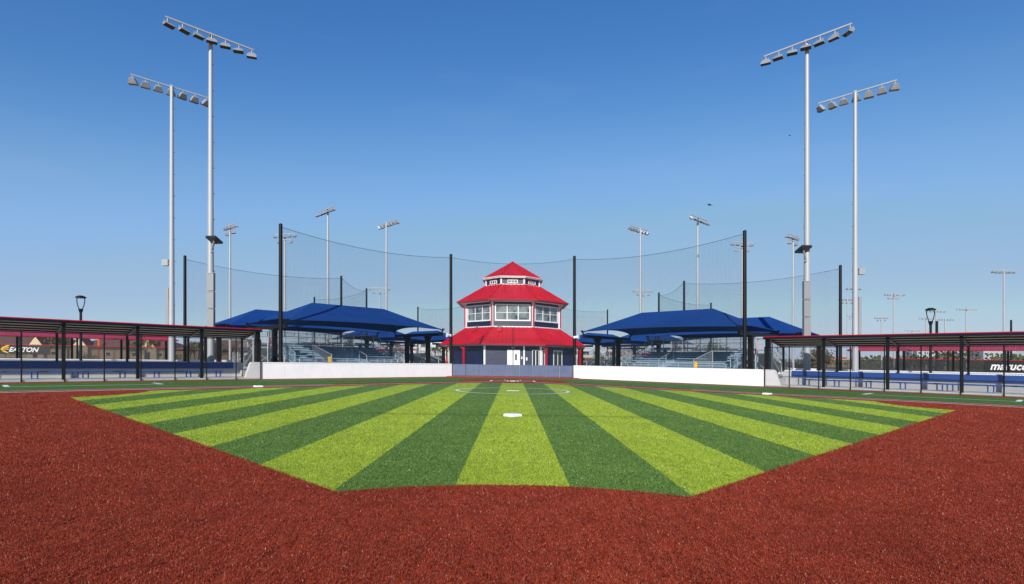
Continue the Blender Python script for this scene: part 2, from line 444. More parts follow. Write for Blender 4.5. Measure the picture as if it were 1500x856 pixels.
def in_green(x, z):
    y = HOME-z; ax = np.abs(x)
    edge = 34.82+(ax-2.02)*(21.56-34.82)/(15.64-2.02)
    ok = np.where(ax > 2.02, y < edge, (ax**2+(38.8-y)**2) > 4.46**2)
    ok &= ~(((ax-19.4)**2+(y-19.4)**2) < 4.35**2) & (y > ax+1.55)
    return ok
gmask = in_green(x_+rng.normal(0, .012, len(x_)), z_+rng.normal(0, .02, len(x_)))
keep = ~((np.abs(x_)+np.abs(z_-15.33) < .36))
su = np.abs(x_)+z_; cd_ = np.hypot(x_, z_-(HOME-13.1))
keep &= (su < 42.9) & (np.abs(su-41.2) > .22) & (np.abs(su-42.5) > .20) & (np.abs(cd_-2.82) > .22) & ~((np.abs(x_) < .45) & (np.abs(z_-28.1) < .35))
keep &= ~((np.abs(np.abs(x_)-12.93) < .4) & (np.abs(z_-28.3) < .4))
# fewer, since each far fibre covers more
def fibres(name, sel, mat, lab):
    x = x_[sel & keep]; z = z_[sel & keep]; n = len(x); B = 2
    x = np.repeat(x, B)+rng.normal(0, .004, n*B); z = np.repeat(z, B)+rng.normal(0, .004, n*B); n *= B
    sc = np.maximum(1, z/5.0); fade = np.clip((ZF-z)/14, .35, 1)
    w = .0028*sc*rng.uniform(.6, 1.4, n); h = .012*np.minimum(sc, 1.5)*rng.uniform(.5, 1.25, n)*fade
    a = rng.uniform(0, np.pi, n); lean = rng.uniform(0, .9, n); la = rng.uniform(0, 2*np.pi, n)
    dx, dy = np.cos(a)*w/2, np.sin(a)*w/2; tx, ty = np.cos(la)*lean*h, np.sin(la)*lean*h
    gz = -SLOPE*x+.003
    V = np.empty((n, 4, 3), np.float32)
    V[:, 0] = np.stack([x-dx, z-dy, gz], 1); V[:, 1] = np.stack([x+dx, z+dy, gz], 1)
    V[:, 2] = np.stack([x+dx*.6+tx, z+dy*.6+ty, gz+h], 1); V[:, 3] = np.stack([x-dx*.6+tx, z-dy*.6+ty, gz+h], 1)
    me = bpy.data.meshes.new(name); me.vertices.add(4*n); me.vertices.foreach_set('co', V.ravel())
    me.loops.add(4*n); me.loops.foreach_set('vertex_index', np.arange(4*n, dtype=np.int32))
    me.polygons.add(n); me.polygons.foreach_set('loop_start', np.arange(0, 4*n, 4, dtype=np.int32)); me.polygons.foreach_set('loop_total', np.full(n, 4, np.int32))
    me.update(calc_edges=True)
    at_ = me.attributes.new('tone', 'FLOAT', 'FACE'); at_.data.foreach_set('value', np.clip(rng.beta(1.5, 1.9, n)*.96+rng.choice([0, .38], n, p=[.975, .025]), 0, 1).astype(np.float32))  # random tone per blade; a few pushed pale as painted glints
    me.materials.append(mat); o = bpy.data.objects.new(name, me); COL.objects.link(o)
    tag(o, lab, 'turf', kind='stuff')
fibres('red_turf_fibres', ~gmask, M['fib_red'], 'short red artificial turf fibres of the foreground')
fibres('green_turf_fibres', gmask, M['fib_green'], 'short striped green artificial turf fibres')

# painted lines
def line_mb(mb, p0, p1, w, z=.012):
    p0 = Vector(p0); p1 = Vector(p1); d = (p1-p0).normalized(); n = Vector((-d.y, d.x))*w/2
    q = [p0-n, p1-n, p1+n, p0+n]
    mb.add([(*c, z) for c in q], [(0, 1, 2, 3)])
mb = MB()
for sg in (-1, 1):
    line_mb(mb, P(sg*1.6, 1.6), P(sg*43, 43), .17)
    off = .92/R2
    line_mb(mb, P(sg*(9.7+off), 9.7-off), P(sg*(20.2+off), 20.2-off), .13)
    line_mb(mb, (sg*22.8, 25.2), (sg*18.6, 29.4), .14)
    line_mb(mb, (sg*22.85, 25.15), (sg*24.2, 26.5), .2); line_mb(mb, (sg*18.55, 29.45), (sg*19.9, 30.8), .2)
    # batter's boxes
    x0, x1 = sg*.37, sg*1.59
    for a, b in (((x0, -.92), (x0, .92)), ((x1, -.92), (x1, .92)), ((x0, -.92), (x1, -.92)), ((x0, .92), (x1, .92))):
        line_mb(mb, P(*a), P(*b), .16)
    line_mb(mb, P(sg*.6, -1.1), P(sg*.6, -2.4), .09)
tag(build('painted_field_lines', mb, M['chalk']), kind='structure')
mb = MB(); n = 96; r0, r1 = 2.74, 2.88
pts = [(r*math.cos(2*math.pi*i/n), HOME-13.1+r*math.sin(2*math.pi*i/n), .012) for r in (r0, r1) for i in range(n)]
mb.add(pts, [(i, (i+1) % n, n+(i+1) % n, n+i) for i in range(n)])
tag(build('pitching_circle_line', mb, M['chalk']), kind='structure')

# bases and plates
def base(x, y, label, w=.36):
    r = thing('base', label, 'base', W(x, HOME-y, 0), 'bases of the diamond')
    mb = MB(); cx, cy = x, HOME-y; h = w/R2; k = .06
    def ring(s, z): return [(cx, cy-h*s, z), (cx+h*s, cy, z), (cx, cy+h*s, z), (cx-h*s, cy, z)]
    pts = ring(1, .0)+ring(1, .055)+ring(.9, .075)
    mb.add(pts, [(0, 1, 5, 4), (1, 2, 6, 5), (2, 3, 7, 6), (3, 0, 4, 7), (4, 5, 9, 8), (5, 6, 10, 9), (6, 7, 11, 10), (7, 4, 8, 11), (8, 9, 10, 11)])
    build('cushion', mb, M['rubberwhite'], r)
    mb = MB(); mb.box(cx-.04, cx+.04, cy-.04, cy+.04, -.02, .004); build('anchor', mb, M['steel'], r)
base(0, 25.87, 'white square base cushion alone on the middle light green stripe', .36)
base(-12.93, 12.93, 'white base in the red base path on the left, before the left white wall')
base(12.93, 12.93, 'white base in the red base path on the right, before the right white wall')
mb = MB(); mb.box(-.31, .31, HOME-13.18, HOME-13.02, -.01, .018)
tag(build('pitching_plate', mb, M['rubberwhite'], origin=W(0, HOME-13.1, 0)), 'white rubber pitching plate in the middle of the painted circle', 'pitching plate')
mb = MB(); mb.poly([(-.216, HOME-.216, .03), (.216, HOME-.216, .03), (.216, HOME, .03), (0, HOME+.216, .03), (-.216, HOME, .03)], .04)
tag(build('home_plate', mb, M['rubberwhite'], origin=W(0, HOME, 0)), 'white five sided home plate between the batter boxes', 'home plate')

# plaza (raised) between the four fields
pp = []
for q in range(4):
    c = cframe(q)
    f1, f0 = frame(q, 1), frame(q, -1)
    if q == 0: order = [f0(60, .25, 0), f0(0, .25, 0), f1(0, .25, 0), f1(60, .25, 0)]
    pp.append((f0, f1))
mb = MB(); zz = .55
ctr = [W(-20, CY, zz), W(20, CY, zz)]
outer = []
def corner(q, m, s, n=.2): return frame(q, m)(s, n, zz)
ring_ = []
for q, ms in ((0, (-1, 1)), (3, (-1, 1)), (2, (-1, 1)), (1, (-1, 1))):
    for m in ms:
        arm_ = [corner(q, m, 0), corner(q, m, 17.2), corner(q, m, 17.2, 3.3), corner(q, m, 48, 3.3)]
        ring_ += arm_[::-1] if m == -1 else arm_
mb.add(ring_, [tuple(range(len(ring_)))], True)
low = [p-Vector((0, 0, .5)) for p in ring_]; n = len(ring_)
mb.add(ring_+low, [(i, (i+1) % n, n+(i+1) % n, n+i) for i in range(n)], True)
tag(build('plaza', mb, M['concrete'], recalc=True, tri=True), kind='structure')

# neighbouring fields' skin and turf (seen only through the dugouts)
for q in (1, 3):
    f0, f1 = frame(q, -1), frame(q, 1)
    pts = [f0(0, -.2, .0), f1(0, -.2, .0), f1(60, -.2, .0), (f1(60, -.2, 0)+f0(60, -.2, 0))/2+Vector(((-1 if q == 1 else 1)*30, 0, (1 if q == 1 else -1)*30*SLOPE)), f0(60, -.2, .0)]
    mb = MB(); mb.add(pts, [(0, 1, 2, 3, 4)], True)
    tag(build('infield_dirt', mb, M['clay'], tri=True), kind='structure')

# ------------------------------------------------------------------ backstop walls
WT = 1.13
def centre_wall(q):
    f = cframe(q)
    lab = {0: 'low padded wall of nine slate blue panels in front of the tower', 1: 'padded backstop wall of the left neighbouring field, behind the left bleachers',
           2: 'padded backstop wall of the far field, behind the tower', 3: 'padded backstop wall of the right neighbouring field, behind the right bleachers'}[q]
    r = thing('padded_wall', lab, 'wall', f(0, 0, 0), 'padded backstop walls')
    mb = MB(f); mb.box(-5.45, 5.45, .08, .28, 0, WT-.02); build('wall_core', mb, M['wallwhite'], r)
    for i in range(9):
        w = 10.9/9; x0 = -5.45+i*w
        mb = MB(f); g = .012; e = .03
        mb.add([(x0+g, .078, .06), (x0+w-g, .078, .06), (x0+w-g, .078, WT), (x0+g, .078, WT),
                (x0+g, 0, .06), (x0+w-g, 0, .06), (x0+w-g, 0, WT), (x0+g, 0, WT),
                (x0+g+e, -.03, .06+e), (x0+w-g-e, -.03, .06+e), (x0+w-g-e, -.03, WT-e), (x0+g+e, -.03, WT-e)],
               [(4, 5, 9, 8), (5, 6, 10, 9), (6, 7, 11, 10), (7, 4, 8, 11), (8, 9, 10, 11), (0, 1, 5, 4), (1, 2, 6, 5), (2, 3, 7, 6), (3, 0, 4, 7), (3, 2, 1, 0)])
        build('pad', mb, M['slatepad'], r)
    mb = MB(f); mb.box(-5.9, 5.9, -.75, -.04, 0, .05); build('kerb', mb, M['red_trim'], r)
    return r
M['slatepad'] = simple('slate_blue_vinyl_pad', (.075, .105, .19), .42, 0, .10, 1.5, .002, .6)
for q in range(4): centre_wall(q)

def side_wall(q, m):
    f = frame(q, m); side = 'left' if m < 0 else 'right'
    lab = {0: f'long low white wall running from the blue pads to the {side} dugout'}.get(q, f'white retaining wall on the {side} hand of the {FIELD[q]}')
    if q in (1, 3):
        near = (q == 1 and m == 1) or (q == 3 and m == -1)
        lab = f'white retaining wall of the {FIELD[q]}, its {"nearer" if near else "farther"} arm'
    r = thing('white_wall', lab, 'wall', f(0, 0, 0), 'low white walls round the backstops')
    mb = MB(f)
    L = 17.9
    def prof(s, s1): pass
    n0, n1 = 0, .25
    # panels with narrow joints, last one with a raked end
    cuts = [0.02, 3.05, 6.1, 9.15, 12.2, 15.2]
    for a, b in zip(cuts[:-1], cuts[1:]): mb.box(a, b-.012, n0, n1, 0, WT-.03)
    mb.box(.02, 15.19, .012, n1-.01, 0, WT-.04)
    a = 15.2
    mb.add([(a, n0, 0), (L, n0, 0), (L-.35, n0, WT-.03), (a, n0, WT-.03), (a, n1, 0), (L, n1, 0), (L-.35, n1, WT-.03), (a, n1, WT-.03)],
           [(0, 1, 2, 3), (7, 6, 5, 4), (0, 4, 5, 1), (1, 5, 6, 2), (2, 6, 7, 3), (3, 7, 4, 0)])
    build('wall_panels', mb, M['wallwhite'], r)
    mb = MB(f); mb.box(0.02, L-.42, -.02, n1+.02, WT-.03, WT+.03); build('coping', mb, M['wallwhite'], r)
for q in range(4):
    for m in (-1, 1): side_wall(q, m)

# ------------------------------------------------------------------ nets
NH = 10.9
def net_pole(p, label, h=NH+.15, r=.15):
    t = thing('net_pole', label, 'net pole', p, 'tall black poles of the backstop nets')
    mb = MB(); mb.tube(p+Vector((0, 0, 0)), p+Vector((0, 0, h)), r, r*.85, 12, True); build('pole', mb, M['black'], t)
    mb = MB(); mb.tube(p+Vector((0, 0, h)), p+Vector((0, 0, h+.06)), r*.95, r*.4, 12, True); build('cap', mb, M['black'], t)
    return t
PS = 15.3
for q in range(4):
    nm = {0: 'of our backstop', 1: 'of the left neighbouring field', 2: 'of the far field', 3: 'of the right neighbouring field'}[q]
    for m in (-1, 1):
        f = frame(q, m); sd = 'left' if m < 0 else 'right'
        if q == 0:
            l1 = f'tall black net pole just {sd} of the tower, at the end of the blue pads'
            l2 = f'tallest looking black net pole on the {sd}, before the blue shade canopy'
        elif q == 2:
            l1 = f'black net pole behind the tower, {"right" if m < 0 else "left"} one of two of the far field'; l2 = f'short looking far black net pole seen {"right" if m<0 else "left"} of the tower over the canopies'
        else:
            near = (q == 1 and m == 1) or (q == 3 and m == -1)
            s2 = 'left' if q == 1 else 'right'
            l1 = f'black net pole above the {s2} canopy, {"taller looking of the near pair" if near else "second and farther of the pair"}'
            l2 = f'black net pole standing behind the {s2} dugout roof' if near else f'smallest black net pole peeking over the {s2} canopy ridge'
        PS = 15.3 if q == 0 else 16.3
        net_pole(f(0, .15, 0), l1); net_pole(f(PS, .45, 0), l2)
        r = thing('backstop_net', f'sagging net wing {nm}, on its {sd} hand side', 'net', f(0, .15, 0), 'thin backstop nets between the black poles')
        sag = .55
        topf = lambda t: NH-.1-sag*4*t*(1-t)
        panel('net_mesh', f, 0, PS, .2, WT, topf, M['net'], r, 24)
        mb = MB(f)
        for i in range(24):
            a, b = i/24, (i+1)/24
            mb.tube((PS*a, .2, topf(a)), (PS*b, .2, topf(b)), .018, None, 5, cap=False)
        build('top_cable', mb, M['netcable'], r)
    f = cframe(q)
    r = thing('backstop_net', f'middle net panel {nm}, between its two inner poles', 'net', f(0, .15, 0), 'thin backstop nets between the black poles')
    topf = lambda t: NH-.1-.5*4*t*(1-t)
    panel('net_mesh', f, -5.5, 5.5, .2, WT, topf, M['net'], r, 20)
    mb = MB(f)
    for i in range(20):
        a, b = i/20, (i+1)/20
        mb.tube((-5.5+11*a, .2, topf(a)), (-5.5+11*b, .2, topf(b)), .018, None, 5, cap=False)
    build('top_cable', mb, M['netcable'], r)

# ------------------------------------------------------------------ dugouts
DS0, DP, ND = 17.05, 3.49, 6
DEND = DS0+DP*(ND-1)
def dugout(q, m, lab, detail=True):
    f_ = frame(q, m); ofs = .75 if q in (1, 3) else 0
    f = lambda s, n, h: f_(s+ofs, n, h)
    r = thing('dugout', lab, 'dugout', f(DS0, 1.5, 0), 'open dugouts with red edged roofs')
    s0, s1 = DS0-.25, DEND+.35
    zf, zb, D = 3.36, 2.86, 3.04
    rf = lambda n: zf+(zb-zf)*(n+.1)/(D+.35)
    mb = MB(f); a, b = -.1, D+.35
    mb.add([(s0, a, rf(a)), (s1, a, rf(a)), (s1, b, rf(b)), (s0, b, rf(b)), (s0, a, rf(a)+.05), (s1, a, rf(a)+.05), (s1, b, rf(b)+.05), (s0, b, rf(b)+.05)],
           [(4, 5, 6, 7), (0, 1, 5, 4), (1, 2, 6, 5), (2, 3, 7, 6), (3, 0, 4, 7)])
    s = s0+.2
    while s < s1:                                   # standing seams on top
        mb.beam((s, a, rf(a)+.06), (s, b, rf(b)+.06), .04, .05); s += .42
    roof = build('roof', mb, M['redroof'], r)
    mb = MB(f); mb.add([(s0, a+.01, rf(a)-.012), (s1, a+.01, rf(a)-.012), (s1, b, rf(b)-.012), (s0, b, rf(b)-.012)], [(3, 2, 1, 0)])
    build('roof_underside', mb, M['decktin'], roof)
    mb = MB(f)
    for n in (.75, 1.5, 2.25, 3.0):
        mb = MB(f); mb.box(s0+.02, s1-.02, n-.05, n+.05, rf(n)-.09, rf(n)-.02); build('purlin', mb, M['purlin'], roof)
    mb = MB(f); mb.box(s0, s1, a-.03, a, rf(a)-.12, rf(a)+.03); build('fascia', mb, M['navy_fascia'], roof)
    mb = MB(f); mb.box(s0-.01, s1+.01, a-.05, a+.02, rf(a)+.034, rf(a)+.085); build('roof_edge_trim', mb, M['red_trim'], roof)
    for i in range(ND):
        s = DS0+DP*i; w = .08
        mb = MB(f); mb.box(s-w, s+w, .02, .02+2*w, 0, rf(.1)-.04); build('front_post', mb, M['black'], r)
        w = .062
        mb = MB(f); mb.box(s-w, s+w, D-w, D+w, WT-.05, rf(D)-.04); build('rear_post', mb, M['black'], r)
        mb = MB(f); mb.beam((s, .18, rf(.1)-.1), (s, D, rf(D)-.13), .09, .11); build('rafter', mb, M['rafter'], r)
    mb = MB(f); mb.box(DS0-.1, s1, D+.10, D+.38, 0, WT-.06); bw = build('back_wall', mb, M['backwall'], r)
    mb = MB(f); mb.box(DS0-.12, s1+.02, D+.08, D+.42, WT-.06, WT); build('coping', mb, M['wallwhite'], bw)
    mb = MB(f); mb.box(DS0-.1, s1, -.02, D+.1, -.01, .10); build('floor_slab', mb, M['slab'], r)
    mb = MB(f)
    n0, n1 = D-.02, D+.095
    mb.add([(DS0+.6, n1, .66), (s1-.02, n1, .66), (s1-.02, n1, WT-.04), (DS0+.6, n1, WT-.04), (DS0+.6, n0-.03, .68), (s1-.02, n0-.03, .68), (s1-.02, n0, WT-.04), (DS0+.6, n0, WT-.04)],
           [(0, 1, 2, 3), (7, 6, 5, 4), (0, 4, 5, 1), (1, 5, 6, 2), (2, 6, 7, 3), (3, 7, 4, 0)])
    build('wall_padding', mb, M['bluepad'], r)
    # front chain link fence
    return r
M['backwall'] = simple('grey_painted_block', (.46, .47, .49), .8, 0, .08, .8, .004)
M['rafter'] = simple('bare_steel_rafter', (.22, .18, .15), .5, .3)
def dug_fence(q, m, lab):
    f = frame(q, m)
    r = thing('chain_link_fence', lab, 'fence', f(DS0, -.08, 0), 'chain link fences before the dugouts')
    e = DEND+.3; b = 16.9
    panel('chain_link', f, b, e, -.08, .04, 2.66, M['link'], r)
    s = 18.5; k = 0
    while s < e:
        mb = MB(f); mb.tube((s, -.08, 0), (s, -.08, 2.74), .036, None, 8); build('post', mb, M['black'], r); s += 1.80
    mb = MB(f); mb.tube((b, -.08, 2.68), (e, -.08, 2.68), .024, None, 6); build('top_rail', mb, M['black'], r)
    mb = MB(f); mb.tube((b, -.08, .05), (e, -.08, .05), .012, None, 5); build('bottom_wire', mb, M['steel'], r)
    mb = MB(f); mb.tube((b, -.08, 0), (b, -.08, 2.74), .036, None, 8); build('post', mb, M['black'], r)
def bench(q, m, s0, n_legs, lab):
    f = frame(q, m); pitch = 1.84; L = pitch*(n_legs-1)
    r = thing('bench', lab, 'bench', f(s0, 2.3, .1), 'blue legged players benches')
    mb = MB(f); mb.box(s0-.25, s0+L+.25, 2.05, 2.38, .50, .545); build('seat', mb, M['aluplank'], r)
    mb = MB(f); mb.box(s0-.25, s0+L+.25, 2.03, 2.048, .46, .54); build('seat_edge', mb, M['bluebench'], r)
    for i in range(n_legs):
        s = s0+i*pitch; mb = MB(f)
        for ds in (-.13, .13): mb.box(s+ds-.03, s+ds+.03, 2.16, 2.26, .1, .5)
        mb.box(s-.2, s+.2, 2.06, 2.36, .46, .498); mb.box(s-.16, s+.16, 2.08, 2.34, .1, .12)
        build('leg', mb, M['bluebench'], r)
dugout(0, -1, 'long open dugout on the left edge, its back pad in shade')
dugout(0, 1, 'long open dugout on the right edge, its blue back pad sunlit')
dug_fence(0, -1, 'black chain link fence before the left front dugout')
dug_fence(0, 1, 'black chain link fence before the right front dugout')
for m, sd in ((-1, 'left'), (1, 'right')):
    bench(0, m, 18.9, 5, f'players bench in the {sd} front dugout, nearer the white wall')
    bench(0, m, 26.75, 4, f'players bench in the {sd} front dugout, nearer the picture edge')
dugout(1, 1, 'red roofed dugout seen from behind through the left front dugout')
dugout(3, -1, 'red roofed dugout seen from behind through the right front dugout')
dugout(1, -1, 'farther dugout of the left neighbouring field, behind the left bleachers')
dugout(3, 1, 'farther dugout of the right neighbouring field, behind the right bleachers')
dugout(2, 1, 'distant red dugout roof low behind the left bleachers')
dugout(2, -1, 'distant red dugout roof low behind the right bleachers')

# ------------------------------------------------------------------ shade canopies
def canopy(q, m, lab, ds=0, dh=0):
    f = frame(q, m); S0, S1, N0, N1 = -.2+ds, 14.35+ds, 1.5, 9.7
    zc, zr = 4.28+dh, 6.15+dh
    r = thing('shade_canopy', lab, 'shade canopy', f((S0+S1)/2, 5.6, .55), 'blue hipped shade canopies over the bleachers')
    half = (N1-N0)/2; nm = (N0+N1)/2; ra, rb = S0+3.8, S1-3.8
    K = 14
    def edge(p0, p1, t, inset, inn):
        s = p0[0]+(p1[0]-p0[0])*t; n = p0[1]+(p1[1]-p0[1])*t
        c = inset*4*t*(1-t); return s+inn[0]*c, n+inn[1]*c
    def hipz(s, n):
        d = min((s-S0)/3.8*1.0, (S1-s)/3.8, (n-N0)/half, (N1-n)/half)
        return zc+(zr-zc)*max(0, min(1, d))
    def rows(e0, e1, r0, r1, inset, inn):
        out = []
        for i in range(K+1):
            t = i/K; es, en = edge(e0, e1, t, inset, inn); rs = r0[0]+(r1[0]-r0[0])*t; rn = r0[1]+(r1[1]-r0[1])*t
            row = []
            for j in range(7):
                u = j/6; s = es+(rs-es)*u; n = en+(rn-en)*u
                # straight tension lines from eave up to ridge, with a slight belly
                z0 = zc+(zr-zc)*(inset*4*t*(1-t))/4.1*.9; z = z0+(zr-z0)*u-.10*math.sin(math.pi*u)*min(1, 4*t*(1-t)+.3)
                row.append(f(s, n, z))
            out.append(row)
        return out
    fab = MB(f)
    sides = [((S0, N0), (S1, N0), (ra, nm), (rb, nm), .45, (0, 1)), ((S1, N1), (S0, N1), (rb, nm), (ra, nm), .45, (0, -1)),
             ((S1, N0), (S1, N1), (rb, nm), (rb, nm), .75, (-1, 0)), ((S0, N1), (S0, N0), (ra, nm), (ra, nm), .75, (1, 0))]
    for sd in sides: fab.grid(rows(*sd), .012)
    fb = build('fabric', fab, M['canopy'], r)
    mb = MB(f)      # hems with cable
    for sd in sides:
        R = rows(*sd)
        for i in range(K): mb.tube(R[i][0], R[i+1][0], .022, None, 5, True, False)
    build('hem_cable', mb, M['shadeframe'], fb)
    for s in (S0, S1):
        mb = MB(f); mb.box(s-.12, s+.12, N0+.25, N1-.25, 3.72+dh, 4.0+dh); build('cross_beam', mb, M['shadeframe'], r)
        for n in (3.9, 7.4):
            mb = MB(f); mb.box(s-.17, s+.17, n-.17, n+.17, .4, 3.72+dh)
            mb.box(s-.22, s+.22, n-.22, n+.22, .5, .58)
            build('column', mb, M['shadeframe'], r)
            for sg in (-1, 1):
                mb = MB(f); mb.beam((s, n+sg*.15, 3.25+dh), (s, n+sg*.55, 3.72+dh), .12, .12); build('knee_brace', mb, M['shadeframe'], r)
        for n, sg in ((N0, 1), (N1, -1)):
            mb = MB(f); mb.beam((s, n+sg*.3, 3.99+dh), (s, n+sg*.05, 4.30+dh), .10, .10)
            mb.box(s-.09, s+.09, n-.08+sg*.02, n+.08+sg*.02, 4.27+dh, 4.40+dh); build('corner_bracket', mb, M['shadeframe'], r)
        for k, (n_a, n_b) in enumerate(((N0+.3, nm), (N1-.3, nm))):
            pass
    for sg, n in ((0, N0), (1, N1)):
        pass
    mb = MB(f)
    for s, rs in ((S0, ra), (S1, rb)):
        for n in (N0, N1): mb.tube((s, n, 4.2+dh), (rs, nm, zr-.09), .05, None, 6)
    mb.tube((ra, nm, zr-.09), (rb, nm, zr-.09), .06, None, 6)
    build('hip_rafters', mb, M['shadeframe'], r)
canopy(0, -1, 'large blue shade canopy over the bleachers left of the tower')
canopy(0, 1, 'large blue shade canopy over the bleachers right of the tower')
canopy(1, 1, 'blue canopy partly hidden behind the left front canopy', 1.1, -.12)
canopy(3, -1, 'blue canopy partly hidden behind the right front canopy', 1.1, -.12)
canopy(1, -1, 'small looking blue canopy seen under the left front canopy')
canopy(3, 1, 'small looking blue canopy seen under the right front canopy')
canopy(2, 1, 'distant blue canopy next to the left side of the tower')
canopy(2, -1, 'distant blue canopy next to the right side of the tower')

# ------------------------------------------------------------------ bleachers
def bleacher(q, m, lab, detail=True):
    f = frame(q, m); S0, S1 = 3.0, 12.9; NR = 8; n0 = 3.3; run = .64; rise = .215; base = .55
    mt = M['bleach'] if q == 0 else M['alu']
    r = thing('bleachers', lab, 'bleachers', f((S0+S1)/2, n0, base), 'tiered metal bleachers')
    secs = [(S0, 6.1), (7.2, S1)] if True else []
    for i in range(NR):
        hz = base+.32+rise*i; n = n0+run*i
        for a, b in secs:
            mb = MB(f); mb.box(a, b, n+.30, n+.56, hz+.41-.05, hz+.41)
            mb.box(a, b, n+.545, n+.56, hz+.30, hz+.36); build('seat_plank', mb, mt, r)
        mb = MB(f); mb.box(S0, S1, n-.05, n+.30, hz-.05, hz); mb.box(S0, S1, n+.305, n+.32, hz, hz+rise-.055); build('foot_plank', mb, mt, r)
    # frames
    for k in range(6):
        s = S0+.1+(S1-S0-.2)*k/5; mb = MB(f)
        top = base+.25+rise*(NR-1); nb = n0+run*NR-.1
        mb.beam((s, n0, base+.22), (s, nb, top+.05), .06, .08)
        mb.beam((s, nb, base), (s, nb, top), .06); mb.beam((s, (n0+nb)/2, base), (s, (n0+nb)/2, (base+top)/2+.1), .06)
        mb.beam((s, n0, base+.03), (s, nb, base+.03), .05); mb.beam((s, (n0+nb)/2, base+.05), (s, nb, top-.1), .05)
        if k < 5:
            s2 = S0+.1+(S1-S0-.2)*(k+1)/5
            mb.beam((s, nb, base+.1), (s2, nb, top-.1), .04); mb.beam((s, nb, top-.1), (s2, nb, base+.1), .04)
        build('frame', mb, M['alu'], r)
    # guard rails
    topz = base+.32+rise*(NR-1)+.41; nb = n0+run*NR+.05
    mb = MB(f); nps = 8
    for k in range(nps+1):
        s = S0+(S1-S0)*k/nps; mb.tube((s, nb, base), (s, nb, topz+1.05), .035, None, 6)
    for z in (topz+1.05, topz+.55, topz+.08): mb.tube((S0, nb, z), (S1, nb, z), .026, None, 6)
    build('back_guard_rail', mb, mt, r)
    panel('rail_mesh', f, S0, S1, nb+.02, topz+.08, topz+1.05, M['silverlink'], r)
    for s in (S0-.06, S1+.06):
        mb = MB(f)
        for k in range(5):
            t = k/4; n = n0+.1+(nb-n0-.1)*t; zb = base+.2+(topz-base-.5)*t; zt = base+1.35+(topz+1.05-base-1.35)*t
            mb.tube((s, n, base if k in (0, 4) else zb), (s, n, zt), .032, None, 6)
        for d in (0, .5, 1.0):
            mb.tube((s, n0+.1, base+1.35-d), (s, nb, topz+1.05-d), .026, None, 6)
        rail = build('side_guard_rail', mb, mt, r)
        g = lambda a, b_, c, s=s: f(s, a, c)
        mbp = MB(f); 
        pts = [(s, n0+.1, base+.35), (s, nb, topz+.05), (s, nb, topz+1.05), (s, n0+.1, base+1.35)]
        mbp.add(pts, [(0, 1, 2, 3)]); build('rail_mesh', mbp, M['silverlink'], rail, uv=[(p[1], p[2]) for p in pts])
    # aisle hand rail and front rail
    mb = MB(f)
    for i in (0, 2, 4, 6):
        hz = base+.32+rise*i; n = n0+run*i+.1; mb.tube((6.65, n, hz), (6.65, n, hz+.9), .026, None, 6)
    mb.tube((6.65, n0+.1, base+1.22), (6.65, n0+run*6+.1, base+1.22+rise*6), .026, None, 6)
    build('aisle_hand_rail', mb, M['alu'], r)
    for a, b in ((S0+.1, 5.9), (7.4, S1-.1)):
        mb = MB(f)
        k = 4
        for i in range(k+1): mb.tube((a+(b-a)*i/k, n0-.35, base), (a+(b-a)*i/k, n0-.35, base+.95), .024, None, 6)
        mb.tube((a, n0-.35, base+.95), (b, n0-.35, base+.95), .024, None, 6); mb.tube((a, n0-.35, base+.5), (b, n0-.35, base+.5), .018, None, 6)
        build('front_rail', mb, M['alu'], r)
    # gate panel with placard by the entry
    if q == 0:
        mb = MB(f); s = 10.2
        mb.tube((s, n0-.5, base), (s, n0-.5, base+1.25), .03, None, 6); mb.tube((s+1.6, n0-.5, base), (s+1.6, n0-.5, base+2.0), .03, None, 6)
        mb.tube((s, n0-.5, base+1.25), (s+1.6, n0-.5, base+2.0), .03, None, 6); gp = build('ramp_rail', mb, M['alu'], r)
        pts = [(s, n0-.5, base+.1), (s+1.6, n0-.5, base+.1), (s+1.6, n0-.5, base+2.0), (s, n0-.5, base+1.25)]
        mbp = MB(f); mbp.add(pts, [(0, 1, 2, 3)]); build('rail_mesh', mbp, M['silverlink'], gp, uv=[(p[0], p[2]) for p in pts])
        mb = MB(f); mb.box(s+.08, s+.34, n0-.56, n0-.54, base+.62, base+1.08); build('placard', mb, M['yellow'], gp)
bleacher(0, -1, 'slate blue tiered bleachers under the canopy left of the tower')
bleacher(0, 1, 'slate blue tiered bleachers under the canopy right of the tower')
bleacher(1, 1, 'bare metal bleachers seen from the back under the hidden left canopy')
bleacher(3, -1, 'bare metal bleachers seen from the back under the hidden right canopy')
bleacher(1, -1, 'small looking metal bleachers behind the left front bleachers')
bleacher(3, 1, 'small looking metal bleachers behind the right front bleachers')
bleacher(2, 1, 'distant metal bleachers beside the left side of the tower')
bleacher(2, -1, 'distant metal bleachers beside the right side of the tower')

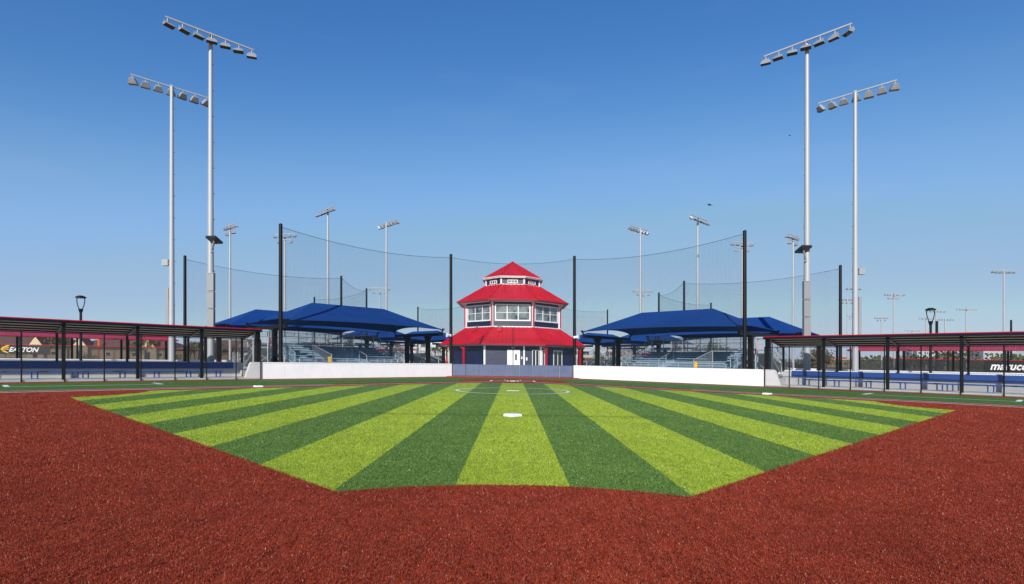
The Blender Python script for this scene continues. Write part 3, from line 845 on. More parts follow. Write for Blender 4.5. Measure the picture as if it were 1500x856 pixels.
# ------------------------------------------------------------------ floodlight masts
def fixture_mb(mb, lensmb, p, aim, roll_axis, size=1.0):
    """p: hanger point; aim: unit vector of the beam; roll_axis: horizontal across"""
    x = roll_axis.normalized(); z = aim.normalized(); y = z.cross(x).normalized()
    if y.z < 0: y = -y
    w0, h0, w1, h1, L = .20*size, .11*size, .35*size, .16*size, .42*size
    c = p-Vector((0, 0, .40*size))-z*L*.5
    def ring(w, h, d, dy=0): return [c+x*sx*w+y*(sy*h+dy)+z*d for sx, sy in ((-1, -1), (1, -1), (1, 1), (-1, 1))]
    pts = ring(w0, h0, 0)+ring(w1, h1, L)
    vis = [c+x*w1+y*h1+z*(L+.22*size), c-x*w1+y*h1+z*(L+.22*size)]
    mb.add(pts, [(3, 2, 1, 0), (0, 1, 5, 4), (1, 2, 6, 5), (2, 3, 7, 6), (3, 0, 4, 7)], True)
    o2 = [pts[6], pts[7], vis[1], vis[0]]; dn = -y*.02
    mb.add(o2+[q+dn for q in o2], [(0, 1, 2, 3), (7, 6, 5, 4), (0, 3, 7, 4), (3, 2, 6, 7), (2, 1, 5, 6)], True)
    for a, b in ((pts[6], vis[0]), (pts[7], vis[1])):
        lowp = pts[5] if a is pts[6] else pts[4]
        mb.add([a, b, lowp], [(0, 1, 2)], True)
    mb.tube(p, p-Vector((0, 0, .34*size)), .035*size, None, 6, True)
    lensmb.add([q-z*.02 for q in pts[4:8]], [(0, 1, 2, 3)], True)
def mast(x, y, H, arm, aim, label, n=7, span=5.9, rows=1, near=False, cab=0, group='tall floodlight masts', rad=(.25, .13), size=1.0, big=True):
    b = W(x, y, 0)
    t = thing('floodlight_mast', label, 'floodlight mast', b, group)
    H = H-G(0)*0
    top = b+Vector((0, 0, H)); arm = Vector((*arm, 0)).normalized(); aimh = Vector((*aim, 0)).normalized()
    mb = MB()
    segs = 4 if near else 1
    for k in range(segs):
        r0 = rad[0]+(rad[1]-rad[0])*k/segs; r1 = rad[0]+(rad[1]-rad[0])*(k+1)/segs
        mb.tube(b+Vector((0, 0, (H-.1)*k/segs)), b+Vector((0, 0, (H-.1)*(k+1)/segs)), r0, r1+.006, 14 if near else 8, True)
    pole = build('pole', mb, M['steel'], t)
    if near:
        mb = MB()
        for k in range(int(H*.9/1.9)):       # bare steps and cable clips
            z = 4+k*1.9
            if z < H-1: 
                rr_ = rad[0]+(rad[1]-rad[0])*z/H
                mb.tube(b+arm*(rr_)+Vector((0, 0, z)), b+arm*(rr_+.07)+Vector((0, 0, z)), .03, None, 6, True)
        build('cable_clips', mb, M['fixture'], pole)
        mb = MB(); mb.tube(b, b+Vector((0, 0, .5 if y < 45 else .5)), .33, None, 14, True); build('pole_base', mb, M['concrete'], t)
    for rw in range(rows):
        z = Vector((0, 0, -1.1*rw)); c = top+z+aimh*(rad[1]+.10)
        sp = span if rw == 0 else span*.6; k = n if rw == 0 else max(2, n-3)
        mb = MB(); mb.beam(c-arm*sp/2, c+arm*sp/2, .10*size, .10*size, True); mb.beam(top+z, c, .2, .2, True)
        ca = build('crossarm', mb, M['steel'], t)
        ax = arm if arm.cross(aimh).z > 0 else arm
        for i in range(k):
            u = (i/(k-1)-.5); p = c+arm*sp*u*.96
            yaw = math.radians(-u*75)
            if arm.cross(aimh).z < 0: yaw = -yaw
            yaw = -yaw*.6+math.radians(random.uniform(-16, 16))
            hd = Matrix.Rotation(yaw, 3, 'Z') @ aimh
            tilt = math.radians(random.uniform(42, 58)); a = hd*math.cos(tilt)+Vector((0, 0, -math.sin(tilt)))
            across = Vector((-hd.y, hd.x, 0))
            m1, m2 = MB(), MB(); fixture_mb(m1, m2, p-Vector((0, 0, .06)), a, across, size)
            fx = build('floodlight', m1, M['fixture'], t)
            if big: build('lens', m2, M['lens'], fx)
            else:
                bpy.data.objects.remove(fx); m1.m = 1; m1.add([v.copy() for v in m2.v], [(0, 1, 2, 3)], True); build('floodlight', m1, [M['fixture'], M['lens']], t)
    if cab:
        sg = cab; side = Vector((sg, 0, 0)); fr = Vector((0, -1, 0))
        for k, (z0, z1) in enumerate(((3.6, 4.98), (5.02, 6.25), (6.29, 7.6)) if abs(cab) == 1 else ()):
            c = b+side*.18+fr*.28
            mb = MB(); x0 = .24
            P_ = [c+Vector((dx, dy, z)) for z in (z0, z1) for dx, dy in ((-x0, -.14), (x0, -.14), (x0, .14), (-x0, .14))]
            mb.add(P_, [(3, 2, 1, 0), (4, 5, 6, 7), (0, 1, 5, 4), (1, 2, 6, 5), (2, 3, 7, 6), (3, 0, 4, 7)], True)
            cb = build('cabinet', mb, M['cabinet'], t)
            mb = MB(); P_ = [c+Vector((dx, dy, z)) for z in (z1-.05, z1-.01) for dx, dy in ((-x0-.02, -.17), (x0+.02, -.17), (x0+.02, -.141), (-x0-.02, -.141))]
            mb.add(P_, [(3, 2, 1, 0), (4, 5, 6, 7), (0, 1, 5, 4), (1, 2, 6, 5), (2, 3, 7, 6), (3, 0, 4, 7)], True)
            build('rain_hood', mb, M['fixture'], cb)
    return t
AL = (1, 1); AR = (-1, 1)
m_l = mast(-22.2, 40.9, 25.1, (1, 1), (1, -1), 'tallest floodlight mast on the left, right one of the left pair', near=True, cab=1)
m_r = mast(21.5, 40.65, 25.1, (-1, 1), (-1, -1), 'tallest floodlight mast on the right, left one of the right pair', near=True, cab=-1)
m_l2 = mast(-29.6, 48.3, 24.95, (1, 1), (-1, 1), 'floodlight mast left of the tallest left one, lamps turned away', near=True)
m_r2 = mast(29.4, 47.75, 25.05, (-1, 1), (1, 1), 'floodlight mast right of the tallest right one, lamps turned away', near=True)
# side cabinets of the farther pair and flat floodlight panels on all four
for mt, x, sg, z, face in ((m_l, -22.2, 1, 10.0, -1), (m_r, 21.5, -1, 9.9, -1)):
    b = Vector(mt['_w']); c = b+Vector((sg*.45, -.35, z)); mb = MB()
    X = Vector((.38, -.04*sg, -.0)); Y = Vector((sg*-.10, -.34, .17)); Z = Vector((0, .03, .07))
    P_ = [c+X*a+Y*b_+Z*k for k in (-1, 1) for a, b_ in ((-1, -1), (1, -1), (1, 1), (-1, 1))]
    mb.add(P_, [(3, 2, 1, 0), (4, 5, 6, 7), (0, 1, 5, 4), (1, 2, 6, 5), (2, 3, 7, 6), (3, 0, 4, 7)], True)
    fl = build('flat_floodlight', mb, M['darkpanel'], mt)
    mb = MB(); mb.beam(b+Vector((sg*.15, -.15, z-.75)), c-Vector((0, 0, .06)), .09, .09, True); mb.beam(b+Vector((0, 0, z-.8)), b+Vector((sg*.25, -.22, z-.8)), .14, .14, True)
    build('bracket', mb, M['fixture'], fl)
for mt, sg in ((m_l2, -1), (m_r2, 1)):
    b = Vector(mt['_w']); mb = MB(); c = b+Vector((sg*.55, .1, 9.6))
    P_ = [c+Vector((a*.26, d*.2, z*.26)) for z in (-1, 1) for a, d in ((-1, -1), (1, -1), (1, 1), (-1, 1))]
    mb.add(P_, [(3, 2, 1, 0), (4, 5, 6, 7), (0, 1, 5, 4), (1, 2, 6, 5), (2, 3, 7, 6), (3, 0, 4, 7)], True)
    mb.beam(b+Vector((0, 0, 9.5)), c, .08, .08, True)
    build('flat_floodlight', mb, M['fixture'], mt)
    mb = MB(); c = b+Vector((sg*.36, .1, 5.4))
    P_ = [c+Vector((a*.12, d*.2, z*2.0)) for z in (-1, 1) for a, d in ((-1, -1), (1, -1), (1, 1), (-1, 1))]
    mb.add(P_, [(3, 2, 1, 0), (4, 5, 6, 7), (0, 1, 5, 4), (1, 2, 6, 5), (2, 3, 7, 6), (3, 0, 4, 7)], True)
    build('cabinet', mb, M['cabinet'], mt)
mid = dict(near=False, size=1.0, rad=(.24, .15), group='middle distance floodlight masts')
mast(-29.4, 88.5, 25.1, (1, -1), (-1, -1), 'floodlight mast rising over the left canopy ridge, left of two', **mid)
mast(-21.8, 96.0, 25.1, (1, -1), (1, 1), 'floodlight mast between the left canopy and the tower', **mid)
mast(22.4, 97.6, 25.1, (1, 1), (-1, 1), 'floodlight mast between the tower and the right canopy', **mid)
mast(30.1, 90.5, 25.1, (1, 1), (1, -1), 'floodlight mast rising over the right canopy ridge', **mid)
mast(-50.8, 100.0, 25.1, (.8, -.6), (.6, -.8), 'floodlight mast with two crossarms right beside the tallest left mast', rows=2, n=5, span=4.4, **mid)
mast(51.2, 101.6, 25.1, (.8, .6), (-.6, -.8), 'floodlight mast with two crossarms just left of the tallest right mast', rows=2, n=5, span=4.4, **mid)
mast(-43.7, 106.8, 25.1, (1, -.2), (.3, -1), 'floodlight mast mostly hidden behind the tall left net pole', rows=2, n=5, span=4.4, **mid)
mast(44.6, 108.2, 25.1, (1, .2), (-.3, -1), 'floodlight mast mostly hidden behind the tall right net pole', rows=2, n=5, span=4.4, **mid)
mast(119, 134.8, 25.1, (1, .15), (.3, 1), 'floodlight mast with one wide crossarm near the right picture edge', n=6, span=6.2, **mid)
far = dict(size=1.15, group='distant floodlight masts on the skyline', big=False)
for x, y, rows, n, span, ao, lab in (
    (-44.3, 186, 2, 6, 6.5, -1, 'small distant mast with a double lamp head, left of the tower'),
    (42.4, 181, 2, 6, 6.5, -1, 'small distant mast with a double lamp head, right of the tower'),
    (118, 196, 2, 6, 6.5, 1, 'distant mast with a double lamp head between the right net pole and the mast pair'),
    (161, 263, 2, 6, 7, -1, 'small far mast just left of the outer right mast, lower of two'),
    (103, 168, 1, 4, 4.5, 1, 'far mast whose lamps peek out behind the outer right mast'),
    (179, 270, 2, 6, 7, 1, 'tiny far mast first to the right of the outer right mast'),
    (124, 181, 2, 7, 7, -1, 'far mast with a double lamp head, tallest of the skyline group on the right'),
    (200.7, 270, 1, 7, 8, -1, 'tiny far mast just left of the black street lamp'),
    (178, 234, 1, 6, 9, 1, 'tiny far mast just right of the black street lamp'),
    (213, 274, 1, 7, 10, 1, 'tiny far mast second to the right of the black street lamp'),
    (182.6, 224, 1, 7, 9, -1, 'far mast halfway between the street lamp and the right edge mast'),
    (262, 365, 1, 7, 11, -1, 'faintest far mast, just above the right dugout roof')):
    wd = {1: (.3, 1), -1: (-.2, -1)}[ao]
    mast(x, y, 25.1, (1, .15), wd, lab, rows=rows, n=n, span=span, rad=(.30, .20) if y < 250 else (.36, .26), **far)
# slim black posts above right roof
for x, y, h, lab in ((150.5, 168, 15.9, 'short black pole right beside the right edge mast'), (93, 122, 11.5, 'stub of a black pole right of the street lamp')):
    mb = MB(); mb.tube((x, y, 0), (x, y, h-G(x)*0), .3, .25, 8); tag(build('net_pole', mb, M['black'], origin=W(x, y, 0)), lab, 'net pole')

# ------------------------------------------------------------------ street lamps
def street_lamp(x, y, lab):
    t = thing('street_lamp', lab, 'street lamp', W(x, y, .55), 'black street lamps with ring heads')
    H = 6.0
    mb = MB(); mb.tube((x, y, .5), (x, y, .95), .16, .12, 12); mb.tube((x, y, .95), (x, y, 4.95), .10, .085, 12); mb.tube((x, y, 4.8), (x, y, 5.1), .10, .17, 12); build('post', mb, M['black'], t)
    mb = MB()
    for sg in (-1, 1):
        pts = [(x+sg*.09, y, 5.0), (x+sg*.24, y, 5.35), (x+sg*.32, y, 5.7), (x+sg*.30, y, 5.98)]
        for a, b in zip(pts[:-1], pts[1:]): mb.tube(a, b, .032, None, 8)
    build('yoke', mb, M['black'], t)
    mb = MB(); mb.tube((x, y, 5.96), (x, y, 6.04), .36, .36, 20); mb.tube((x, y, 6.04), (x, y, 6.14), .34, .16, 20); hd = build('lamp_head', mb, M['black'], t)
    mb = MB(); mb.tube((x, y, 5.93), (x, y, 5.962), .28, .28, 16); build('lamp_glass', mb, M['cabinet'], hd)
street_lamp(-34.0, 43.8, 'black street lamp standing alone over the left dugout roof')
street_lamp(32.9, 43.8, 'black street lamp over the right dugout roof')

# ------------------------------------------------------------------ tower building
BX = W(0, CY, .55)
tower = thing('tower_building', 'octagonal navy tower with three stacked red metal roofs and white trim', 'building', BX)
T8 = math.tan(math.pi/8)
def oc(A, h, k):
    """vertex k of an octagon with apothem A, a flat side facing the field"""
    a = math.radians(-90-22.5+45*k); r = A/math.cos(math.pi/8)
    return (r*math.cos(a), CY+r*math.sin(a), h)
def octprism(mb, A0, h0, A1, h1, cap=False):
    p0 = [oc(A0, h0, k) for k in range(8)]; p1 = [oc(A1, h1, k) for k in range(8)]
    fs = [(k, (k+1) % 8, 8+(k+1) % 8, 8+k) for k in range(8)]
    if cap: fs += [tuple(range(8))[::-1], tuple(range(8, 16))]
    mb.add(p0+p1, fs)
def face(k):
    """frame on octagon side k: (u across, out distance from centre, h)"""
    a = math.radians(-90+45*k); c, s = math.cos(a), math.sin(a)
    return lambda u, d, h: W(d*c-u*s, CY+d*s+u*c, h)
def roof_level(A0, h0, A1, h1, name='roof', parent=tower, lab=None):
    mb = MB(); octprism(mb, A0, h0, A1, h1)
    octprism(mb, A0-.02, h0-.05, max(A1-.02, 0.01), h1-.06)
    for k in range(8):
        fk = face(k); mb.f = fk; n = max(3, int(A0*T8*2/.46)); half0 = A0*T8; half1 = A1*T8
        for i in range(1, n):
            u = -half0+2*half0*i/n
            if abs(u) <= half1: d1, z1 = A1, h1
            else:
                t = (half0-abs(u))/(half0-half1) if half0 > half1 else 1; d1 = A0+(A1-A0)*t; z1 = h0+(h1-h0)*t
            if abs(d1-A0) > .15: mb.beam((u, A0-.01, h0+.02), (u, d1, z1+.015), .055, .15)
        mb.f = W
    rf = build(name, mb, M['redroof'], parent, lab)
    mb = MB()
    for k in range(8): mb.beam(oc(A0, h0+.05, k), oc(max(A1, .05), h1+.05, k), .11, .06)
    build('hip_caps', mb, M['red_trim'], rf)
    mb = MB(); fh = .14 if A0 < 4 else .11; octprism(mb, A0+.03, h0-fh, A0+.03, h0-.02); octprism(mb, A0-.03, h0-fh, A0-.03, h0-.02); octprism(mb, A0+.03, h0-fh, A0-.03, h0-fh); build('fascia', mb, M['white' if A0 < 4 else 'gutterred'], rf)
    mb = MB(); octprism(mb, A0+.035, h0-.07, A0+.13, h0-.02); octprism(mb, A0+.13, h0-.02, A0+.13, h0+.05); octprism(mb, A0+.13, h0+.05, A0-.02, h0+.05); octprism(mb, A0+.035, h0-.07, A0+.035, h0+.05); build('gutter', mb, M['red_trim' if A0 > 4 else 'white'], rf)
    return rf
def walls(A, h0, h1):
    mb = MB(); octprism(mb, A, h0, A, h1); w = build('wall', mb, M['siding'], tower)
    return w
A_1, A_2, A_3 = 7.64, 5.69, 3.30
w1 = walls(A_1, .5, 3.42); w2 = walls(A_2, 5.1, 8.75); w3 = walls(A_3, 10.4, 11.6)
r1 = roof_level(8.7, 3.35, 5.66, 5.42); r2 = roof_level(6.73, 8.52, 3.27, 10.75); r3 = roof_level(3.66, 11.62, .03, 13.95)
for nm, A, A0, h in (('soffit', A_1, 8.68, 3.16), ('soffit', A_2, 6.70, 8.33), ('soffit', A_3, 3.62, 11.43)):
    mb = MB(); octprism(mb, A+.0, h+.02, A0, h+.02); build(nm, mb, M['white'], tower)
for A, h0, h1, w in ((A_1, .52, 3.15, .11), (A_2, 5.42, 8.34, .13), (A_3, 10.7, 11.42, .10)):
    for k in range(8):
        mb = MB(); x, y, z = oc(A+.02, 0, k); d = Vector((x, y-CY, 0)).normalized(); P0 = W(x, y, h0); 
        mb.beam(P0, W(x, y, h1), w*2, w*1.4, True, up=(d.x, d.y, 0)); build('corner_trim', mb, M['white'], tower)
mb = MB(); octprism(mb, A_2+.04, 5.40, A_2+.04, 5.52); octprism(mb, A_2+.04, 5.52, A_2-.01, 5.53); octprism(mb, A_3+.03, 10.70, A_3+.03, 10.78); octprism(mb, A_3+.03, 10.78, A_3-.01, 10.79)
octprism(mb, A_1+.04, .52, A_1+.04, .95); octprism(mb, A_1+.04, .95, A_1-.01, .96)
build('base_trim', mb, M['white'], tower)
def window(k, A, u0, u1, h0, h1, cols, rows, fw=.12, glass='glass', kind='window', parent=tower, bar=.05):
    fk = face(k); mb = MB(fk); d0, d1 = A-.02, A+.07
    mb.box(u0, u1, d0, d1, h1-fw, h1); mb.box(u0, u1, d0, d1, h0, h0+fw); mb.box(u0, u0+fw, d0, d1, h0+fw, h1-fw); mb.box(u1-fw, u1, d0, d1, h0+fw, h1-fw)
    w = build(kind, mb, M['white'], parent)
    mb = MB(fk)
    for i in range(1, cols):
        u = u0+fw+(u1-u0-2*fw)*i/cols; mb.box(u-bar, u+bar, d0+.01, d1-.02, h0+fw, h1-fw)
    for j in range(1, rows):
        z = h0+fw+(h1-h0-2*fw)*j/rows
        for i in range(cols):
            ua = u0+fw+(u1-u0-2*fw)*i/cols+(bar if i else 0)+.001; ub = u0+fw+(u1-u0-2*fw)*(i+1)/cols-(bar if i < cols-1 else 0)-.001
            mb.box(ua, ub, d0+.015, d1-.03, z-.028, z+.028)
    if cols > 1 or rows > 1: build('muntins', mb, M['white'], w)
    mb = MB(fk)
    mb.box(u0+fw-.005, u1-fw+.005, A-.015, A+.012, h0+fw-.005, h1-fw+.005); build('pane', mb, M[glass], w)
    return w
for k in range(8):
    hw = A_2*T8
    window(k, A_2, -hw+.27, hw-.27, 6.12, 8.08, 3, 2, .15)
    window(k, A_3, -.62, .62, 10.85, 11.27, 3, 1, .075, bar=.028)
# ground floor: white double door unit, glazed doors
f0 = face(0)
mb = MB(f0); mb.box(-.62, .82, A_1-.02, A_1+.06, .56, 2.72); dr = build('door_frame', mb, M['white'], tower)
mb = MB(f0); mb.box(.02, .72, A_1+.062, A_1+.10, .60, 2.60); d2 = build('door', mb, M['white'], dr)
mb = MB(f0); mb.box(.28, .46, A_1+.101, A_1+.11, 1.55, 2.25); build('door_window', mb, M['darkglass'], dr)
mb = MB(f0); mb.box(1.20, 1.36, A_1, A_1+.12, .56, 3.15); build('trim_post', mb, M['white'], tower)
for k, u0, u1 in ((0, 2.2, 3.0), (1, -2.95, -2.15), (1, -1.0, .55), (7, 99, 100), (2, -1.2, .4), (6, -1.2, .4)):
    if u0 > 50: continue
    window(k, A_1, u0, u1, .6, 2.75, 2, 1, .07, 'darkglass', 'glazed_door', bar=.04)
mb = MB(f0); mb.box(.95, 1.1, A_1, A_1+.03, 1.7, 2.0); build('notice_plate', mb, M['white'], tower)
mb = MB(f0); mb.box(.98, 1.07, A_1+.031, A_1+.036, 1.88, 1.97); build('notice_stripe', mb, M['red_trim'], tower)
mb = MB(f0); mb.box(1.5, 1.66, A_1, A_1+.03, 1.55, 1.9); build('notice_plate', mb, M['white'], tower)
mb = MB(f0); mb.box(-.12, .2, A_1, A_1+.2, 2.85, 3.08); build('wall_light', mb, M['cabinet'], tower)
# red porch posts with brackets, and red downpipes on the middle storey
for k, u in ((7, -1.9), (7, .35), (1, -3.0), (1, 3.1), (6, 0), (2, 0)):
    fk = face(k); d = 8.35
    mb = MB(fk); mb.box(u-.09, u+.09, d-.09, d+.09, .5, 3.16); build('porch_post', mb, M['red_trim'], tower)
    mb = MB(fk); mb.beam((u-.05, d, 2.7), (u-.65, d+.05, 3.13), .10, .10); build('post_bracket', mb, M['red_trim'], tower)
for k in range(8):
    x, y, z = oc(A_2+.16, 0, k); xe, ye, _ = oc(6.6, 0, k); mb = MB()
    mb.tube((x, y, 5.55), (x, y, 7.75), .075, None, 8); mb.tube((x, y, 7.75), (x+(xe-x)*.75, y+(ye-y)*.75, 8.38), .075, None, 8); build('downpipe', mb, M['red_trim'], tower)
# dormer vents and small floodlights on the lower roof
for k, u in ((0, -1.55), (7, .1)):
    fk = face(k); d = 6.1; mb = MB(fk)
    mb.box(u-.27, u+.27, d-.1, d+.55, 4.85, 5.28); v = build('roof_vent', mb, M['red_trim'], r1)
    mb = MB(fk); mb.box(u-.08, u+.08, d, d+.1, 5.28, 5.45); mb.beam((u-.28, d+.1, 5.52), (u-.05, d, 5.42), .12, .12); mb.beam((u+.28, d+.1, 5.52), (u+.05, d, 5.42), .12, .12); build('twin_spotlight', mb, M['cabinet'], r1)
mb = MB(); mb.sphere((0, CY, 13.98), .10, 10); build('finial', mb, M['red_trim'], r3)

# white lidded bins beside the bleachers
for px, z, lab in ((571, 52.5, 'white lidded bin beside the left bleachers, nearest the canopy columns'), (931, 52.5, 'white lidded bin beside the right bleachers, nearest the canopy columns')):
    x = (px-751)*z/815; t = thing('bin', lab, 'bin', W(x, z, .55))
    mb = MB(); a, b = .30, .36
    mb.add([(x-a, z-a, .56), (x+a, z-a, .56), (x+a, z+a, .56), (x-a, z+a, .56), (x-b, z-b, 1.42), (x+b, z-b, 1.42), (x+b, z+b, 1.42), (x-b, z+b, 1.42)], [(3, 2, 1, 0), (4, 5, 6, 7), (0, 1, 5, 4), (1, 2, 6, 5), (2, 3, 7, 6), (3, 0, 4, 7)])
    build('body', mb, M['white'], t)
    mb = MB(); mb.box(x-b-.03, x+b+.03, z-b-.03, z+b+.03, 1.425, 1.50); build('lid', mb, M['white'], t)

# slim black camera pole before the tower
mb = MB(); mb.tube((.03, 50.75, 0), (.03, 50.75, 4.55), .035, None, 8)
t = tag(build('camera_pole', mb, M['black'], origin=W(.03, 50.75, 0)), 'thin black pole rising in front of the tower door', 'pole')
# white horn speakers on the inner net poles
for m, sd in ((-1, 'left'), (1, 'right')):
    x = m*5.62; t = thing('loudspeaker', f'white horn loudspeaker clamped to the net pole just {sd} of the tower', 'loudspeaker', W(x, 50.6, 3.7), 'white horn loudspeakers')
    mb = MB(); mb.tube((x, 50.35, 3.72), (x+m*.30, 50.2, 3.72), .07, .19, 12); mb.tube((x+m*.30, 50.2, 3.72), (x+m*.33, 50.18, 3.72), .2, .2, 12); build('horn', mb, M['speaker'], t)
    mb = MB(); mb.box(x-.12, x+.06, 50.3, 50.5, 3.62, 3.82); build('driver', mb, M['speaker'], t)

# ------------------------------------------------------------------ windscreen fences, banners
def seg_frame(p0, p1):
    p0 = Vector(p0); p1 = Vector(p1); d = (p1-p0).normalized(); n = Vector((d.y, -d.x))
    L = (p1-p0).length
    return (lambda s, o, h: W(p0.x+d.x*s+n.x*o, p0.y+d.y*s+n.y*o, h)), L
def screen_fence(p0, p1, h, lab, cap=True, posts=4.0):
    f, L = seg_frame(p0, p1)
    r = thing('windscreen_fence', lab, 'fence', f(L/2, 0, 0), 'black windscreen outfield fences')
    panel('windscreen', f, 0, L, 0, .05, h, M['screen'], r)
    mb = MB(f); s = 0
    while s <= L: mb.tube((s, -.05, 0), (s, -.05, h+.1), .05, None, 6); s += posts
    p = build('posts', mb, M['black'], r)
    mb = MB(f); mb.tube((0, 0, h+.03), (L, 0, h+.03), .09 if cap else .04, None, 6); build('top_cap', mb, M['red_trim'] if cap else M['black'], r)
    return f
fl = screen_fence((-104, 92), (-66, 106.5), 3.0, 'black windscreen fence with a red cap behind the left dugouts')
screen_fence((-66, 106.5), (-38, 140), 2.6, 'black windscreen fence behind the left masts, without a red cap', cap=False)
fr = screen_fence((78, 117), (135, 117), 3.0, 'black windscreen fence with a red cap behind the right dugouts')
screen_fence((44, 135), (78, 117), 2.6, 'black windscreen fence behind the right masts, without a red cap', cap=False)
def text_mb(body, size, shear=0, offset=0, font_scale=(1, 1)):
    cu = bpy.data.curves.new('tmp', 'FONT'); cu.body = body; cu.size = size; cu.shear = shear; cu.offset = offset; cu.extrude = .01
    ob = bpy.data.objects.new('tmp', cu); COL.objects.link(ob)
    dg = bpy.context.evaluated_depsgraph_get(); me = bpy.data.meshes.new_from_object(ob.evaluated_get(dg))
    vs = [(v.co.x*font_scale[0], v.co.y*font_scale[1], v.co.z) for v in me.vertices]; fs = [tuple(p.vertices) for p in me.polygons]
    bpy.data.objects.remove(ob); bpy.data.curves.remove(cu); bpy.data.meshes.remove(me)
    return vs, fs
def banner(f, s0, s1, h0, h1, lab, texts, off=.12):
    r = thing('banner', lab, 'banner', f((s0+s1)/2, off, h0), 'advertising banners')
    mb = MB(f); mb.box(s0, s1, off-.03, off, h0, h1); build('cloth', mb, M['bannerblack'], r)
    for name, vs, fs, mat, ts, th in texts:
        mb = MB(f); mb.add([(ts+v[0], off+.03+v[2], th+v[1]) for v in vs], fs); build(name, mb, mat, r)
M['bannerblack'] = simple('black_banner_vinyl', (.012, .012, .014), .5)
# left banner: along fl, find s for a view angle
def s_at(f, L, pxl):
    best = min(range(0, int(L*50)), key=lambda i: abs((f(i/50, 0, 0).x/f(i/50, 0, 0).y)*815+751-pxl)); return best/50
sa, sb, sc_ = s_at(fl, 40.6, 2), s_at(fl, 40.6, 14), s_at(fl, 40.6, 59)
vs, fs = text_mb('EASTON', 1.0, .35, .028)
wd = max(v[0] for v in vs); ht = max(v[1] for v in vs); k = (sc_-sb)/wd
vs = [(x*k, y*(.80/ht), z) for x, y, z in vs]
lg = MB(); 
def sweep(pts): return pts
L0 = sb-sa
logo = [[(0, .55), (.35, .8), (1.05, 1.15), (.85, 1.28), (.2, .95), (-.05, .62)], [(.0, .52), (1.0, .82), (.95, .95), (.05, .60)], [(0, .5), (.9, .5), (.95, .62), (.05, .57)], [(-.05, .5), (.3, .12), (1.0, -.15), (.8, .05), (.4, .32), (.05, .52)]]
lvs = []; lfs = []
for pl in logo:
    o_ = len(lvs); lvs += [(x*L0, y*1.05, .0) for x, y in pl]; lfs.append(tuple(range(o_, o_+len(pl))))
banner(fl, sa-3.5, sc_+1.5, 1.35, 2.88, 'black fence banner with white lettering and a yellow swoosh on the far left', [('lettering', vs, fs, M['white'], sb-.1, 1.80), ('emblem', lvs, lfs, M['yellow'], sa, 1.62)])
sa, sb = s_at(fr, 57, 1449), s_at(fr, 57, 1509)
vs, fs = text_mb('marucci', 1.0, .3, .022)
wd = max(v[0] for v in vs); ht = max(v[1] for v in vs); k = (sb-sa)/wd
vs = [(x*k, y*(1.5/ht), z) for x, y, z in vs]
vs2, fs2 = text_mb('BASEBALL', 1.0, .0, .0)
k2 = (sb-sa)*.5/max(v[0] for v in vs2)
banner(fr, sa-1.0, sb+1.5, .6, 2.95, 'black fence banner with big white italic lettering on the far right', [('lettering', vs, fs, M['white'], sa, 1.05)])

# foul poles
for x, y, h, lab in ((-128, 172, 6.3, 'slim orange foul pole seen through the left dugout'), (-51.2, 117, 6.2, 'slim orange foul pole by the left bleachers'), (51.5, 118, 6.4, 'slim orange foul pole by the right bleachers')):
    mb = MB(); mb.tube((x, y, 0), (x, y, h), .13 if y < 150 else .25, None, 8); mb.box(x, x+.35, y-.02, y+.02, h*.5, h-.05)
    tag(build('foul_pole', mb, M['orange'], origin=W(x, y, 0)), lab, 'foul pole', 'orange foul poles')

